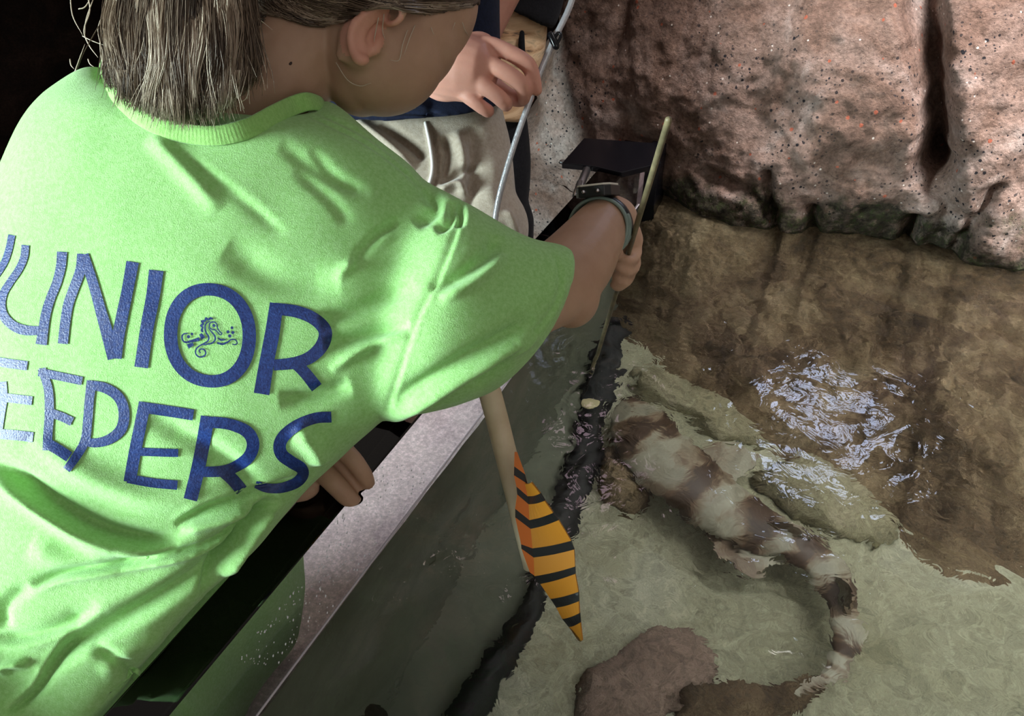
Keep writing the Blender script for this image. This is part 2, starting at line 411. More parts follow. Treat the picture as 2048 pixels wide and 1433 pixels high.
def bed_fn(u, w):
    b = BI - .001 + 2.3 * u ** 1.2; a = -.9 + 2.5 * w
    p = L(b, a, BED + .012 * fbm(b * 3, a * 3, 7) + .004 * fbm(b * 14, a * 14, 2))
    return p
v, f = grid(bed_fn, 200, 220); bed = struct(obj('tank_bed', v, f, ['sand', 'liner']))
v, f = grid(lambda u, w: L(BI + .003 + .004 * fbm(u * 8, w * 3), -.85 + 2.15 * u, WATER - .003 - (WATER - BED + .02) * w), 120, 20)
struct(obj('tank_lining', v, f, 'liner'))
# dark strip curving across the tank bed
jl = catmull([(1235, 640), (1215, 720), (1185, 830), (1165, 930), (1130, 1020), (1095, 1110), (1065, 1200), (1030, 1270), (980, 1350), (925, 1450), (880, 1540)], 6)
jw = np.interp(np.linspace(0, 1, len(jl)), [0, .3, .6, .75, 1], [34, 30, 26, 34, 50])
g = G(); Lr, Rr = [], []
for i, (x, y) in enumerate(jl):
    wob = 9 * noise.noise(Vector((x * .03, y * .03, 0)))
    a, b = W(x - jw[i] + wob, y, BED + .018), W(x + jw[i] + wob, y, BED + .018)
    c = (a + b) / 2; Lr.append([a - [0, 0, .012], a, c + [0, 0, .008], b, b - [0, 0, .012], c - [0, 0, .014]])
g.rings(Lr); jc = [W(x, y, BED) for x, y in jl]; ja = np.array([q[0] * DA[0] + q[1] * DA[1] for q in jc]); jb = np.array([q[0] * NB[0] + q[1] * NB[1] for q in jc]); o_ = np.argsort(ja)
bc = np.array([np.mean([v_[:] for v_ in (bed.data.vertices[i].co for i in p.vertices)], 0) for p in bed.data.polygons])
mi_ = (bc[:, 0] * NB[0] + bc[:, 1] * NB[1] < np.interp(bc[:, 0] * DA[0] + bc[:, 1] * DA[1], ja[o_], jb[o_])).astype(int)
bed.data.polygons.foreach_set('material_index', mi_)
tag(g.obj('bed_strip', 'black_rubber'), 'black strip curving along the tank bed under the water', 'strip')

# water surface with real ripples
drops = [(PZ(1195, 710, WATER), .0016, .02), (PZ(1180, 800, WATER), .0009, .02), (PZ(1500, 1130, WATER), .0008, .022), (PZ(1060, 1150, WATER), .0005, .02), (PZ(1850, 1000, WATER), .0007, .025)]
def ripple(x, y):
    h = .0016 * noise.noise(Vector((x * 9, y * 9, 3))) + .0007 * noise.noise(Vector((x * 26, y * 26, 8)))
    for c, a, l in drops:
        r = math.hypot(x - c[0], y - c[1]); h += a * math.exp(-r * 14) * math.sin(r / l * 6.2832) * .5
    return h
def water_fn(u, w):
    b = BI + .0005 + 2.2 * u ** 1.3; a = -.7 + 2.13 * w
    p = L(b, a, 0); p[2] = WATER + ripple(p[0], p[1]); return p
v, f = grid(water_fn, 330, 330)
wo = obj('water', v, f, 'water'); tag(wo, 'clear rippled water filling the tank beside the green shirt', 'water', kind='stuff')

# acrylic wall panel
g = G(); g.box(L((BI + BO) / 2, .22, (TOP + .30) / 2), [L((BI - BO) / 2, 0, 0), L(0, 1.07, 0), np.array([0, 0, (TOP - .30) / 2])])
ap = g.obj('acrylic_panel', 'acrylic', smooth=False, bevel=.0016)
tag(ap, 'thick clear acrylic tank wall with dark polished top edge running to the rock', 'tank wall')
g = G(); g.box(L((BI + BO) / 2 - .03, .22, .15), [L(.09, 0, 0), L(0, 1.07, 0), np.array([0, 0, .148])]); struct(g.obj('tank_plinth', 'rock_dark', smooth=False))
g = G(); g.box(L(BO - .070, .45, (CAMZ - .76) / 2), [L(.067, 0, 0), L(0, .86, 0), np.array([0, 0, (CAMZ - .76) / 2])])
struct(g.obj('added_ledge', 'reflection_ledge', smooth=False, bevel=.004))  # added ledge, its pink stands in for the acrylic's pinkish reflection
# end bracket at the rock
br = root('end_bracket', L(BI - .02, AW - .02, TOP - .11), 'black steel end bracket and post holding the acrylic wall at the rock', 'bracket')
def pz(px, py, z=TOP + .004): return PZ(px, py, z)
g = G()
c = [pz(1168, 276), pz(1308, 286), pz(1322, 326), pz(1243, 345), pz(1186, 332), pz(1124, 326)]
g.add([q for q in c] + [q - [0, 0, .010] for q in c], [(0, 1, 2, 3, 4, 5)[::-1], (6, 7, 8, 9, 10, 11)] + [(i, (i + 1) % 6, 6 + (i + 1) % 6, 6 + i) for i in range(6)])
g.obj('top_plate', 'black_metal', br, smooth=False, bevel=.001)
g = G(); g.box(L(BI + .015, AW - .01, CAMZ - .74), [L(.0125, 0, 0), L(0, .030, 0), np.array([0, 0, .187])]); g.obj('post', 'black_metal', br, smooth=False, bevel=.001)
g = G()
for A_, B_, r in (((1124, 324), (1184, 332), .0045), ((1176, 334), (1160, 372), .007), ((1160, 366), (1152, 392), .006)): g.tube([pz(*A_, TOP - .004), pz(*B_, TOP - .006)], r, 8, 1)
g.obj('steel_lug', 'bare_metal', br)
# silicone bead between acrylic and water line
g = G(); g.tube([L(BI + .001, -.5, WATER + .0005), L(BI + .001, .4, WATER + .0005), L(BI + .001, 1.27, WATER + .0005)], .0012, 8, 1)
tag(g.obj('sealant_line', mat('sealant', (.5, .46, .5), .3)), 'thin pale waterline bead along the inside of the acrylic wall', 'sealant')
# droplets and specks on the acrylic, glints painted as opaque white
g = G()
def on_face(px, py):
    v = D(px, py); s = NB[0] * v[0] + NB[1] * v[1]; return CAM + v * (BI / s)
for k in range(240):
    t = random.random(); yy = 930 + 400 * t; xm = 335 + .835 * (1433 - yy); xe = 510 + .749 * (1433 - yy)
    xx = xm + (xe - xm) * random.uniform(.25 if yy > 1100 else .05, .95) ; p = on_face(xx, yy)
    r = random.choice((.0006, .0007, .0009, .0014)); g.ell(p, [X * r * .4, U * r, F * r], 4)
tag(g.obj('droplets', mat('droplet_glint', (.85, .85, .9), .25)), 'tiny water droplets clinging to the inside of the acrylic wall', 'droplets', kind='stuff')

# small rocks on the bed
def rock(name, label, outline, zt, m, h=.05, ns=6):
    o = np.array([W(x, y, BED + .01) for x, y in catmull(outline + [outline[0]], 6)][:-1]); c = o.mean(0); R = []
    for k, (s_, zz) in enumerate(((1.02, -.02), (1., .2), (.93, .6), (.8, .85), (.6, .97), (.38, 1.03), (.15, 1.05), (.02, 1.05))):
        ring = []
        for q in o:
            p = c + (q - c) * s_; nz = noise.noise(Vector((p[0] * 22, p[1] * 22, k))) 
            p = p + (q - c) * .10 * nz; p[2] = BED + h * zz * (1 + .35 * nz); ring.append(p)
        R.append(ring)
    g = G(); g.rings(R); oo = g.obj(name, m); tag(oo, label, 'rock'); return oo
rock('algae_rock', 'olive algae-covered rock under water behind the shark head', [(1272, 735), (1310, 735), (1360, 770), (1430, 795), (1500, 845), (1530, 885), (1440, 880), (1400, 850), (1330, 810), (1275, 780)], 0, 'rock_pale', .04)
rock('brown_rock', 'small dark brown rock under water left of the shark', [(1205, 900), (1245, 880), (1280, 930), (1300, 985), (1270, 1015), (1215, 1005), (1195, 960)], 0, 'rock_under', .05)
rock('flat_rock', 'flat pinkish mottled rock on the bed near the bottom edge', [(1150, 1440), (1170, 1370), (1240, 1300), (1310, 1255), (1390, 1270), (1440, 1330), (1420, 1390), (1340, 1410), (1300, 1470)], 0, 'rock_pinkish', .03)
rock('small_rock', 'small brown rock at the bottom edge beside the flat pinkish rock', [(1350, 1395), (1420, 1385), (1500, 1400), (1590, 1370), (1680, 1345), (1640, 1395), (1560, 1440), (1380, 1450)], 0, 'rock_under', .035)
rock('dark_rock', 'dark brown rock under water at the foot of the acrylic wall', [(545, 1420), (590, 1395), (660, 1415), (740, 1400), (770, 1440), (700, 1500), (560, 1490)], 0, 'rock_dark', .06)
rock('ochre_rock', 'ochre low rock under water right of the shark body', [(1560, 925), (1620, 900), (1700, 950), (1760, 1010), (1800, 1060), (1740, 1080), (1650, 1060), (1560, 1000), (1520, 960)], 0, 'rock_pale', .035)

# ------------------------------------------------------------------ shark
sp = [(1262, 800, 20), (1275, 835, 48), (1300, 880, 66), (1340, 930, 76), (1405, 985, 76), (1475, 1035, 66), (1545, 1068, 52), (1605, 1100, 46), (1652, 1145, 42), (1682, 1200, 34), (1694, 1255, 28), (1690, 1305, 24), (1665, 1345, 18), (1620, 1372, 8)]
spc = catmull(sp, 6); ctr = [W(x, y, BED + .075 - .03 * i / len(spc)) for i, (x, y, r) in enumerate(spc)]
wid = []
for i, (x, y, r) in enumerate(spc):
    wid.append(np.linalg.norm(W(x + r, y, ctr[i][2]) - ctr[i]))
ctr = np.array(ctr); T = np.gradient(ctr, axis=0); T /= np.linalg.norm(T, axis=1)[:, None]; Z = np.array([0, 0, 1.])
g = G(); R = []
for i in range(len(ctr)):
    s_ = np.cross(T[i], Z); s_ /= np.linalg.norm(s_); w_ = max(wid[i], .002); hh = w_ * .62
    R.append([ctr[i] + s_ * w_ * math.cos(a) + Z * hh * (math.sin(a) if math.sin(a) > 0 else .6 * math.sin(a)) for a in np.linspace(0, 2 * math.pi, 28, endpoint=False)])
g.rings(R)
sr = root('bamboo_shark', ctr[30] - Z * .05, 'brown and pale banded bamboo shark swimming up to the food stick', 'shark')
so = g.obj('body', 'shark', sr)
at = so.data.attributes.new('along', 'FLOAT', 'POINT')
vals = [i / (len(R) - 1) for i in range(len(R)) for _ in range(28)] + [0, 1]; at.data.foreach_set('value', vals)
def fin(name, pts, ups, al):
    g = G(); c = np.mean(pts, 0); th = Z * .002 if ups is None else ups
    n_ = len(pts); v = [p + th for p in pts] + [p - th for p in pts]
    f = [tuple(range(n_)), tuple(range(2 * n_ - 1, n_ - 1, -1))] + [(i, n_ + i, n_ + (i + 1) % n_, (i + 1) % n_) for i in range(n_)]
    g.add(v, f); o = g.obj(name, 'shark', sr, smooth=False)
    a = o.data.attributes.new('along', 'FLOAT', 'POINT'); a.data.foreach_set('value', [al] * len(v)); return o
zf = BED + .05
fin('pectoral_fin', [W(x, y, zf) for x, y in catmull([(1395, 1030), (1420, 1080), (1440, 1120), (1490, 1148), (1545, 1138), (1568, 1100), (1520, 1050)], 4)], None, .47)
fin('pectoral_fin', [W(x, y, zf) for x, y in catmull([(1390, 905), (1440, 890), (1500, 905), (1520, 925), (1480, 950), (1430, 975)], 4)], None, .60)
for k_, (i, lab) in enumerate(((38, .33), (54, .6))):
    b0, t_ = ctr[i] + Z * wid[i] * .5, T[i]
    fin('dorsal_fin', [b0 - t_ * .03, b0 - t_ * .01 + Z * .03, b0 + t_ * .02 + Z * .035, b0 + t_ * .028 + Z * .005], np.cross(t_, Z) * .002, lab)
fin('tail_fin', [W(x, y, BED + .05) for x, y in catmull([(1700, 1290), (1712, 1320), (1690, 1360), (1640, 1385), (1590, 1392), (1610, 1370), (1660, 1335), (1680, 1300)], 4)], None, .93)

# ------------------------------------------------------------------ green shirt
s = .6
g = G()
g.loft([
 (300, 300, .66, 575, 275, .665, 0, 0, .005, 0, 0, .03),
 (206, 138, .615, 652, 198, .63, 0, 55, .030, 0, 0, .05),
 (110, 166, .60, 742, 268, .62, 0, 30, .045, 0, 0, .07),
 (40, 230, .60, 838, 350, .63, 0, 20, .055, 0, 0, .09),
 (-15, 350, .60, 890, 480, .63, 0, 10, .060, 0, 0, .10),
 (-60, 500, .60, 880, 640, .625, 0, 0, .062, 0, 0, .10),
 (-95, 650, .60, 800, 800, .62, 0, 0, .062, 0, 0, .11),
 (-120, 800, .60, 705, 895, .62, 0, 0, .060, 0, 0, .12),
 (-145, 940, .60, 605, 985, .625, 0, 0, .055, 0, 0, .12),
 (-170, 1080, .60, 520, 1085, .615, 0, 0, .050, 0, 0, .12),
 (-200, 1220, .60, 398, 1205, .60, 0, 0, .040, 0, 0, .12),
 (-235, 1370, .60, 262, 1365, .585, 0, 0, .035, 0, 0, .13),
 (-275, 1530, .60, 125, 1520, .575, 0, 0, .030, 0, 0, .15),
 (-320, 1720, .60, -50, 1700, .565, 0, 0, .02, 0, 0, .15)], n=64, k=6, p=2.25)
g.loft([
 (720, 330, .64, 640, 760, .63, 20, 0, .045, 0, 0, .05),
 (830, 356, .635, 690, 835, .62, 25, 0, .05, 0, 0, .05),
 (912, 396, .62, 790, 836, .615, 35, 0, .05, 20, 0, .05),
 (985, 438, .632, 890, 818, .628, 52, 0, .048, 30, 0, .05),
 (1052, 478, .648, 955, 795, .645, 70, -20, .046, 40, 0, .05),
 (1106, 497, .665, 985, 780, .66, 88, -38, .042, 50, -20, .05),
 (1096, 512, .67, 985, 762, .665, 80, -36, .030, 45, -20, .035),
 (1040, 520, .665, 950, 720, .66, 40, -20, .03, 30, -20, .03)], n=56, k=6, p=2.1)
Rr = []
for z_, rb, ra, cb, ca in ((-.50, .02, .10, -.50, -.02), (-.54, .035, 0.285, -.475, 0.010), (-.60, .045, 0.365, -.455, 0.030), (-.68, .047, 0.350, -.452, 0.010), (-.72, .047, 0.340, -.452, 0.000), (-.745, .045, 0.335, -.452, -0.005), (-.754, .035, 0.315, -.452, -0.005)):
    Rr.append([L(cb + rb * math.copysign(abs(math.cos(t)) ** .7, math.cos(t)) + .010 * math.sin((ca + ra * math.sin(t)) * 34 + z_ * 5), ca + ra * math.sin(t), CAMZ + z_) for t in np.linspace(0, 6.2832, 60, endpoint=False)])
g.rings(Rr)
sh = fuse(g, .0042, 14, 1, .5)
keep_off_wall(sh)
wobble(sh, 9, .0035); wobble(sh, 26, .0011)
folds(sh, [
 ([(338, 288), (420, 350), (500, 410), (570, 470)], 11, -.0012, .4), ([(300, 270), (360, 330), (440, 420)], 18, .003),
 ([(560, 290), (640, 345), (740, 390)], 14, -.0014), ([(620, 300), (680, 360), (720, 380)], 10, -.0014),
 ([(590, 340), (660, 400), (700, 450)], 12, -.0012), 
 ([(700, 530), (750, 480), (800, 440)], 10, -.0035), ([(670, 560), (730, 500), (790, 455)], 10, .002), ([(640, 640), (720, 620), (830, 570)], 16, -.003),
 ([(650, 690), (740, 670), (820, 650)], 14, -.0035), ([(660, 740), (740, 690), (815, 668)], 10, .003), ([(560, 800), (640, 790), (700, 770)], 16, -.004),
 ([(590, 850), (630, 900), (640, 930)], 20, .004), ([(850, 375), (870, 415), (830, 450)], 14, -.004), ([(905, 400), (900, 440), (870, 460)], 10, -.004),
 # big folds at the waist
 ([(-30, 925), (40, 965), (120, 1020), (200, 1062), (290, 1084), (360, 1086)], 11, -.0062, -.8),
 ([(-30, 965), (60, 1000), (150, 1062), (230, 1095), (320, 1105), (420, 1078), (500, 1035)], 20, .005),
 ([(350, 1050), (420, 1010), (500, 985), (600, 955)], 8, -.004, .6), ([(360, 1062), (440, 1040), (510, 1020)], 12, .006),
 ([(60, 1178), (130, 1150), (230, 1132), (350, 1106), (430, 1082), (500, 1040), (560, 1000)], 7, -.0055, -.8),
 ([(90, 1345), (150, 1295), (240, 1245), (330, 1190), (420, 1128), (480, 1075), (540, 1030)], 19, -.0062, -.3), ([(150, 1240), (260, 1195), (350, 1150), (420, 1115)], 24, .003),
 ([(-20, 1280), (50, 1278), (120, 1258), (200, 1215)], 10, -.0035, -.7), ([(8, 1262), (8, 1215), (60, 1172)], 14, -.003),
 ([(20, 1425), (75, 1375), (110, 1315), (150, 1270)], 7, -.0045, .5), ([(200, 1350), (260, 1300), (330, 1270)], 18, .002), ([(60, 1090), (140, 1120), (240, 1120)], 26, .003),
 ([(400, 1190), (440, 1120), (490, 1060), (540, 1000)], 9, -.008), ([(440, 1150), (490, 1090), (545, 1020)], 8, .006),
 ([(60, 880), (200, 960), (330, 1000), (480, 970)], 26, .004), ([(330, 1410), (250, 1330), (180, 1290)], 12, -.003),
 ([(0, 1350), (20, 1330), (60, 1325)], 10, .005), ([(300, 840), (420, 900), (520, 980)], 20, -.003), ([(450, 500), (560, 560), (680, 560)], 30, -.003),
 # sleeve
 ([(765, 845), (850, 795), (930, 745), (1010, 705), (1075, 668)], 15, .006), ([(800, 855), (900, 805), (970, 755), (1020, 715)], 14, -.004),
 ([(790, 800), (880, 750), (980, 690), (1070, 640)], 16, -.004), ([(860, 580), (930, 548), (980, 505), (990, 470)], 16, -.004), ([(880, 600), (950, 560), (1010, 510)], 12, .003),
 ([(955, 780), (985, 740), (1040, 690)], 12, -.003), ([(920, 400), (925, 430), (918, 455)], 6, -.005),
 # seams
 ([(914, 392), (916, 450), (884, 540), (835, 640), (805, 730), (780, 810), (776, 830)], 5, -.0009, .6),
 ([(1098, 492), (1120, 540), (1116, 600), (1080, 655), (1030, 700), (985, 745), (958, 788)], 4.5, -.0010, .5),
 ([(600, 222), (660, 250), (730, 285), (800, 335), (850, 385)], 4, -.001), ([(612, 216), (680, 244), (750, 282), (815, 334)], 4, -.001),
])
gl = root('person', (-.42, .36, 0), 'person with ponytail in bright green t-shirt leaning over the tank, holding an olive stick', 'person')
shirt_world = sh.copy()
shirt = link('shirt', sh, 'green_cotton', gl)
bv = BVHTree.FromPolygons([tuple(q) for q in getv(shirt_world)], [tuple(p.vertices) for p in shirt_world.polygons])
def onshirt(px, py, off=.0009, b=None):
    d = D(px, py); d = d / np.linalg.norm(d)
    h = (b or bv).ray_cast(Vector(CAM), Vector(d), 3)
    if h[0] is None: return None
    return np.array(h[0]) - d * off

# lettering: strokes laid on the cloth
LET = []
def S(pts, w, k=8): LET.append((np.array([(x / 2.47, 440 + y / 2.47) for x, y in pts], float), np.array(w if hasattr(w, '__len__') else [w] * len(pts), float) / 2.47, k))
S([(58, 75), (42, 150), (18, 215), (-30, 290)], 35); S([(125, 125), (118, 185), (92, 245), (48, 310), (16, 365), (6, 425), (20, 478), (62, 522), (120, 545), (200, 548)], [38, 38, 38, 38, 40, 42, 46, 48, 50, 44])
S([(306, 158), (300, 230), (280, 310), (248, 390), (226, 465), (214, 540), (203, 617)], [50, 48, 46, 46, 48, 50, 56])
S([(404, 168), (396, 250), (362, 345), (335, 425), (320, 520), (310, 613)], [46, 50, 50, 50, 50, 50]); S([(412, 172), (458, 310), (506, 480), (566, 684)], [50, 50, 56, 70])
S([(655, 208), (630, 345), (602, 480), (582, 590), (574, 686)], [62, 58, 60, 60, 52]); S([(772, 250), (755, 380), (728, 520), (710, 640), (697, 730)], [72, 68, 66, 66, 68])
S([(1366, 412), (1345, 560), (1318, 700), (1292, 861)], [66, 72, 72, 78]); S([(1355, 438), (1470, 455), (1555, 492), (1606, 550), (1590, 622), (1530, 680), (1450, 708), (1350, 718)], [58, 60, 62, 66, 66, 62, 58, 54])
S([(1462, 712), (1510, 760), (1565, 830)], [56, 58, 60])
S([(-20, 700), (60, 712), (134, 722)], 46); S([(10, 800), (14, 880), (2, 960), (-10, 1040)], 44); S([(0, 876), (80, 885), (158, 895)], 44); S([(-10, 1058), (80, 1065), (163, 1075)], 50)
S([(205, 735), (238, 840), (243, 960), (236, 1060), (234, 1140)], [40, 44, 46, 46, 48]); S([(190, 752), (300, 775), (405, 797)], 42); S([(235, 950), (300, 972), (356, 998)], 44); S([(232, 1105), (285, 1135), (342, 1172)], 54)
S([(452, 795), (440, 900), (432, 1000), (420, 1090), (380, 1165), (328, 1236)], [48, 46, 46, 46, 44, 40]); S([(435, 815), (520, 832), (586, 878), (612, 950), (600, 1030), (548, 1080), (480, 1102), (415, 1098)], [46, 50, 52, 54, 54, 50, 46, 40])
S([(716, 902), (692, 1020), (666, 1150), (640, 1296)], 60); S([(690, 925), (820, 944), (955, 965)], 54); S([(680, 1146), (780, 1150), (880, 1153)], 40); S([(630, 1278), (750, 1300), (876, 1312)], 46)
S([(1026, 972), (1004, 1100), (976, 1240), (940, 1384)], 68); S([(1010, 998), (1130, 1010), (1218, 1046), (1250, 1105), (1228, 1172), (1160, 1222), (1090, 1243), (985, 1246)], [56, 56, 60, 62, 60, 56, 54, 50]); S([(1100, 1240), (1150, 1285), (1195, 1338)], 62)
S([(1637, 975), (1560, 980), (1478, 1010), (1412, 1058), (1382, 1110), (1392, 1160), (1440, 1198), (1488, 1228), (1496, 1262), (1462, 1300), (1392, 1325), (1320, 1326), (1262, 1308)], [54, 54, 56, 60, 62, 62, 60, 58, 56, 54, 50, 46, 36])
def Q(pts, w, k=4): LET.append((np.array([(320 + x / 6.232, 550 + y / 6.232) for x, y in pts], float), np.array(w if hasattr(w, '__len__') else [w] * len(pts), float) / 6.232, k))
Q([(615, 655), (622, 605), (665, 587), (706, 612), (716, 660), (742, 705), (770, 732), (748, 748), (718, 715), (688, 688), (648, 682), (616, 655)], 14)
Q([(625, 578), (578, 605), (560, 655), (574, 720), (606, 770), (600, 820), (560, 850), (490, 888), (450, 930), (446, 985), (482, 1022), (532, 1020), (570, 985), (556, 938), (515, 925), (487, 950), (508, 975)], [12, 16, 18, 18, 20, 20, 18, 18, 18, 18, 18, 18, 18, 18, 16, 14, 14])
Q([(600, 655), (640, 710), (682, 760), (686, 812), (650, 850), (592, 866), (540, 872)], [8, 16, 20, 20, 18, 16, 12])
Q([(535, 715), (520, 690), (532, 655), (510, 635), (540, 610), (520, 578), (560, 575), (575, 540), (600, 560), (632, 540), (662, 556)], [20, 30, 22, 34, 26, 34, 26, 34, 22, 30, 10], 2)
Q([(505, 735), (540, 795)], [40, 56]); Q([(345, 733), (300, 735), (274, 770), (286, 820), (330, 842), (400, 825), (492, 800)], [12, 18, 20, 20, 24, 34, 46]); Q([(415, 862), (345, 895)], [36, 62])
Q([(712, 848), (780, 864), (840, 840), (892, 806), (940, 812), (962, 850), (935, 872), (900, 862)], [26, 24, 20, 16, 16, 16, 16, 12]); Q([(715, 785), (765, 812), (825, 805)], [8, 26, 6])
g = G()
def flat(quads):
    base = len(g.v)
    for q in quads: pass
def strip(c, w, k):
    q = catmull(np.hstack([c, w[:, None]]), k); p = q[:, :2]; T_ = np.gradient(p, axis=0); T_ /= np.linalg.norm(T_, axis=1)[:, None]; nrm = np.stack([-T_[:, 1], T_[:, 0]], 1)
    rows = []; M_ = 6
    for i in range(len(p)):
        r = []
        for j in range(M_ + 1):
            e = p[i] + nrm[i] * q[i, 2] * (j / M_ - .5); r.append(onshirt(*e))
        if any(a is None for a in r): continue
        rows.append(r)
    if len(rows) < 2: return
    v = [a for r in rows for a in r]; n_ = M_ + 1
    g.add(v, [(i * n_ + j, i * n_ + j + 1, (i + 1) * n_ + j + 1, (i + 1) * n_ + j) for i in range(len(rows) - 1) for j in range(M_)])
for c, w, k in LET: strip(c, w, k)
rows = []
for i in range(73):
    a = 2 * math.pi * i / 72; ca, sa = math.cos(a), math.sin(a); sg = lambda t: math.copysign(abs(t) ** (2 / 2.15), t)
    r = []
    for j in range(9):
        t = j / 8; rx = 161 + (227 - 161) * t; ry = 196 + (257 - 196) * t; x_, y_ = sg(ca) * rx, sg(sa) * ry
        x_ += -.07 * y_ * 0; r.append(onshirt((1037 + x_ - .05 * y_) / 2.47, 440 + (571 + y_ + .10 * x_) / 2.47))
    rows.append(r)
g.add([a for r in rows for a in r], [(i * 9 + j, i * 9 + j + 1, (i + 1) * 9 + j + 1, (i + 1) * 9 + j) for i in range(72) for j in range(8)])
def dot(cx, cy, r):
    cx, cy, r = 320 + cx / 6.232, 550 + cy / 6.232, r / 6.232; v = [onshirt(cx, cy)] + [onshirt(cx + r * math.cos(a), cy + r * math.sin(a)) for a in np.linspace(0, 6.2832, 14, endpoint=False)]
    g.add(v, [(0, 1 + i, 1 + (i + 1) % 14) for i in range(14)])
for q in ((672, 633, 20), (355, 772, 21), (398, 738, 17), (897, 660, 19), (847, 712, 20), (908, 720, 20), (870, 763, 21)): dot(*q)
lt = g.obj('lettering', 'print'); 
lt.data.transform(__import__('mathutils').Matrix.Translation(-Vector(gl.location))); lt.parent = shirt
lt['label'] = 'dark blue printed lettering with a small seahorse emblem'

# ribbed collar
cp = [(203, 148), (222, 190), (262, 232), (312, 262), (372, 280), (440, 284), (505, 268), (556, 241)]
vis = [onshirt(x, y, .0022) for x, y in cp]; vis = [q if q is not None else P(x, y, .628) for q, (x, y) in zip(vis, cp)]
hid = [P(594, 222, .602), P(626, 214, .612), P(652, 222, .636), P(645, 225, .68), P(615, 215, .71), P(540, 170, .73), (P(380, 140, .72)), P(250, 120, .68), P(205, 128, .645)]
loop = catmull(vis + hid + [vis[0]], 24)[:-1]
nrm_c = loop.mean(0); neckax = P(600, 60, .62) - P(430, 260, .64); neckax /= np.linalg.norm(neckax)
R = []; Tn = np.gradient(loop, axis=0); Tn /= np.linalg.norm(Tn, axis=1)[:, None]
for i, p in enumerate(loop):
    out = p - nrm_c; out -= Tn[i] * (out @ Tn[i]); out /= np.linalg.norm(out); wv = np.cross(Tn[i], out); wv /= np.linalg.norm(wv)
    if wv @ neckax < 0: wv = -wv
    rib = .00025 * math.sin(i * 2.2)
    wv = wv * .80 - out * .30; wv /= np.linalg.norm(wv); o2 = np.cross(wv, Tn[i]); o2 = o2 if o2 @ out > 0 else -o2
    R.append([p + wv * (.0072 * math.cos(a) + .0045) + o2 * (.0013 + rib) * math.sin(a) for a in np.linspace(0, 6.2832, 12, endpoint=False)])
g = G(); g.rings(R, closed=True); cl = g.obj('collar', 'green_rib'); cl.data.transform(__import__('mathutils').Matrix.Translation(-Vector(gl.location))); cl.parent = shirt

# ------------------------------------------------------------------ body of the person in green
g = G()
def pts(*q): return [P(*a) for a in q]
# torso core and neck (inside the shirt)
g.tube(pts((-130, 1500, .66), (-40, 1200, .66), (120, 850, .66), (260, 560, .66), (360, 380, .665), (430, 280, .66)), [.07, .07, .075, .08, .07, .05], 20)
g.tube(pts((170, 350, .665), (420, 350, .675), (760, 450, .66)), [.035, .045, .038], 16)
g.tube(pts((430, 290, .66), (500, 210, .655), (580, 110, .65), (660, 10, .66)), [.058, .049, .047, .055], 20)
# head: cranium, cheek, jaw, chin, nose
HC = P(752, -72, .665)
g.ell(HC, [X * .090, U * .088, F * .088]); g.ell(P(690, -60, .66), [X * .085, U * .085, F * .08])
g.ell(P(762, 92, .655), [X * .0565, U * .058, F * .052]); g.ell(P(720, 150, .66), [X * .030, U * .034, F * .04])
g.ell(P(802, -5, .667), [X * .067, U * .068, F * .058]); g.ell(P(785, 50, .662), [X * .060, U * .062, F * .055])
g.ell(P(790, 120, .69), [X * .038, U * .035, F * .04])
g.tube(pts((885, 10, .76), (885, 60, .765)), [.008, .011], 10)                  # nose
# ear
E = lambda l, d: [P(670 + x / 5.51, y / 5.51, d + dd) for x, y, dd in l]
g.tube(E([(540, 235, .012), (600, 262, .006), (690, 235, .002), (745, 165, 0), (742, 80, 0), (680, 35, 0), (560, 45, 0), (420, 105, 0), (290, 190, 0), (205, 290, 0), (175, 400, .001), (185, 520, .003), (225, 610, .004), (280, 665, .004), (335, 660, .006)], .590),
       [.0028, .0030, .0032, .0034, .0036, .004, .0042, .0042, .0042, .0042, .004, .004, .0046, .0052, .0042], 10)
g.tube(E([(560, 130, .006), (430, 200, .003), (330, 310, .003), (290, 420, .004), (300, 520, .006), (350, 590, .01)], .592), [.0035, .004, .0035, .0035, .004, .004], 10)
g.ell(P(670 + 330 / 5.51, 380 / 5.51, .607), [(X * .7 + U * .7) * .030, (X * .7 - U * .7) * .014, F * .006])
g.tube(E([(480, 380, .014), (470, 480, .012), (440, 570, .012)], .592), [.004, .005, .004], 10)
g.ell(P(720, 90, .617), [X * .018, U * .022, F * .02])
# right arm to the wrist and hand
g.tube(pts((800, 520, .655), (930, 590, .66), (1060, 590, .668), (1140, 540, .70)), [.045, .042, .0375, .0335], 20)
g.tube(pts((1105, 575, .678), (1150, 530, .70), (1185, 480, .725), (1207, 448, .745), (1228, 440, .765)), [.036, .0345, .0295, .0255, .024], 20)
g.ell(P(1142, 590, .69), [X * .026, U * .030, F * .03])
g.tube(pts((1215, 450, .76), (1245, 465, .775), (1258, 480, .785)), [.022, .018, .015], 14)
g.ell(P(1255, 487, .79), [X * .014, U * .024, F * .018]); g.ell(P(1258, 520, .795), [X * .0105, U * .019, F * .014])
def fing(a, r, k=3): g.tube(pts(*a), r, 12, k)
fing([(1263, 478, .79), (1272, 503, .785), (1262, 522, .772), (1243, 517, .764), (1236, 508, .764)], [0.0068, 0.0068, 0.0060, 0.0056, 0.0050])
fing([(1264, 500, .80), (1270, 528, .79), (1258, 545, .776), (1241, 538, .768), (1233, 530, .768)], [0.0068, 0.0066, 0.0060, 0.0056, 0.0050])
fing([(1258, 520, .80), (1260, 548, .79), (1250, 565, .782), (1237, 560, .776), (1231, 550, .776)], [0.0066, 0.0064, 0.0058, 0.0054, 0.0048])
fing([(1250, 545, .80), (1247, 565, .79), (1237, 574, .784), (1228, 570, .780)], [0.0060, 0.0056, 0.0054, 0.0048])
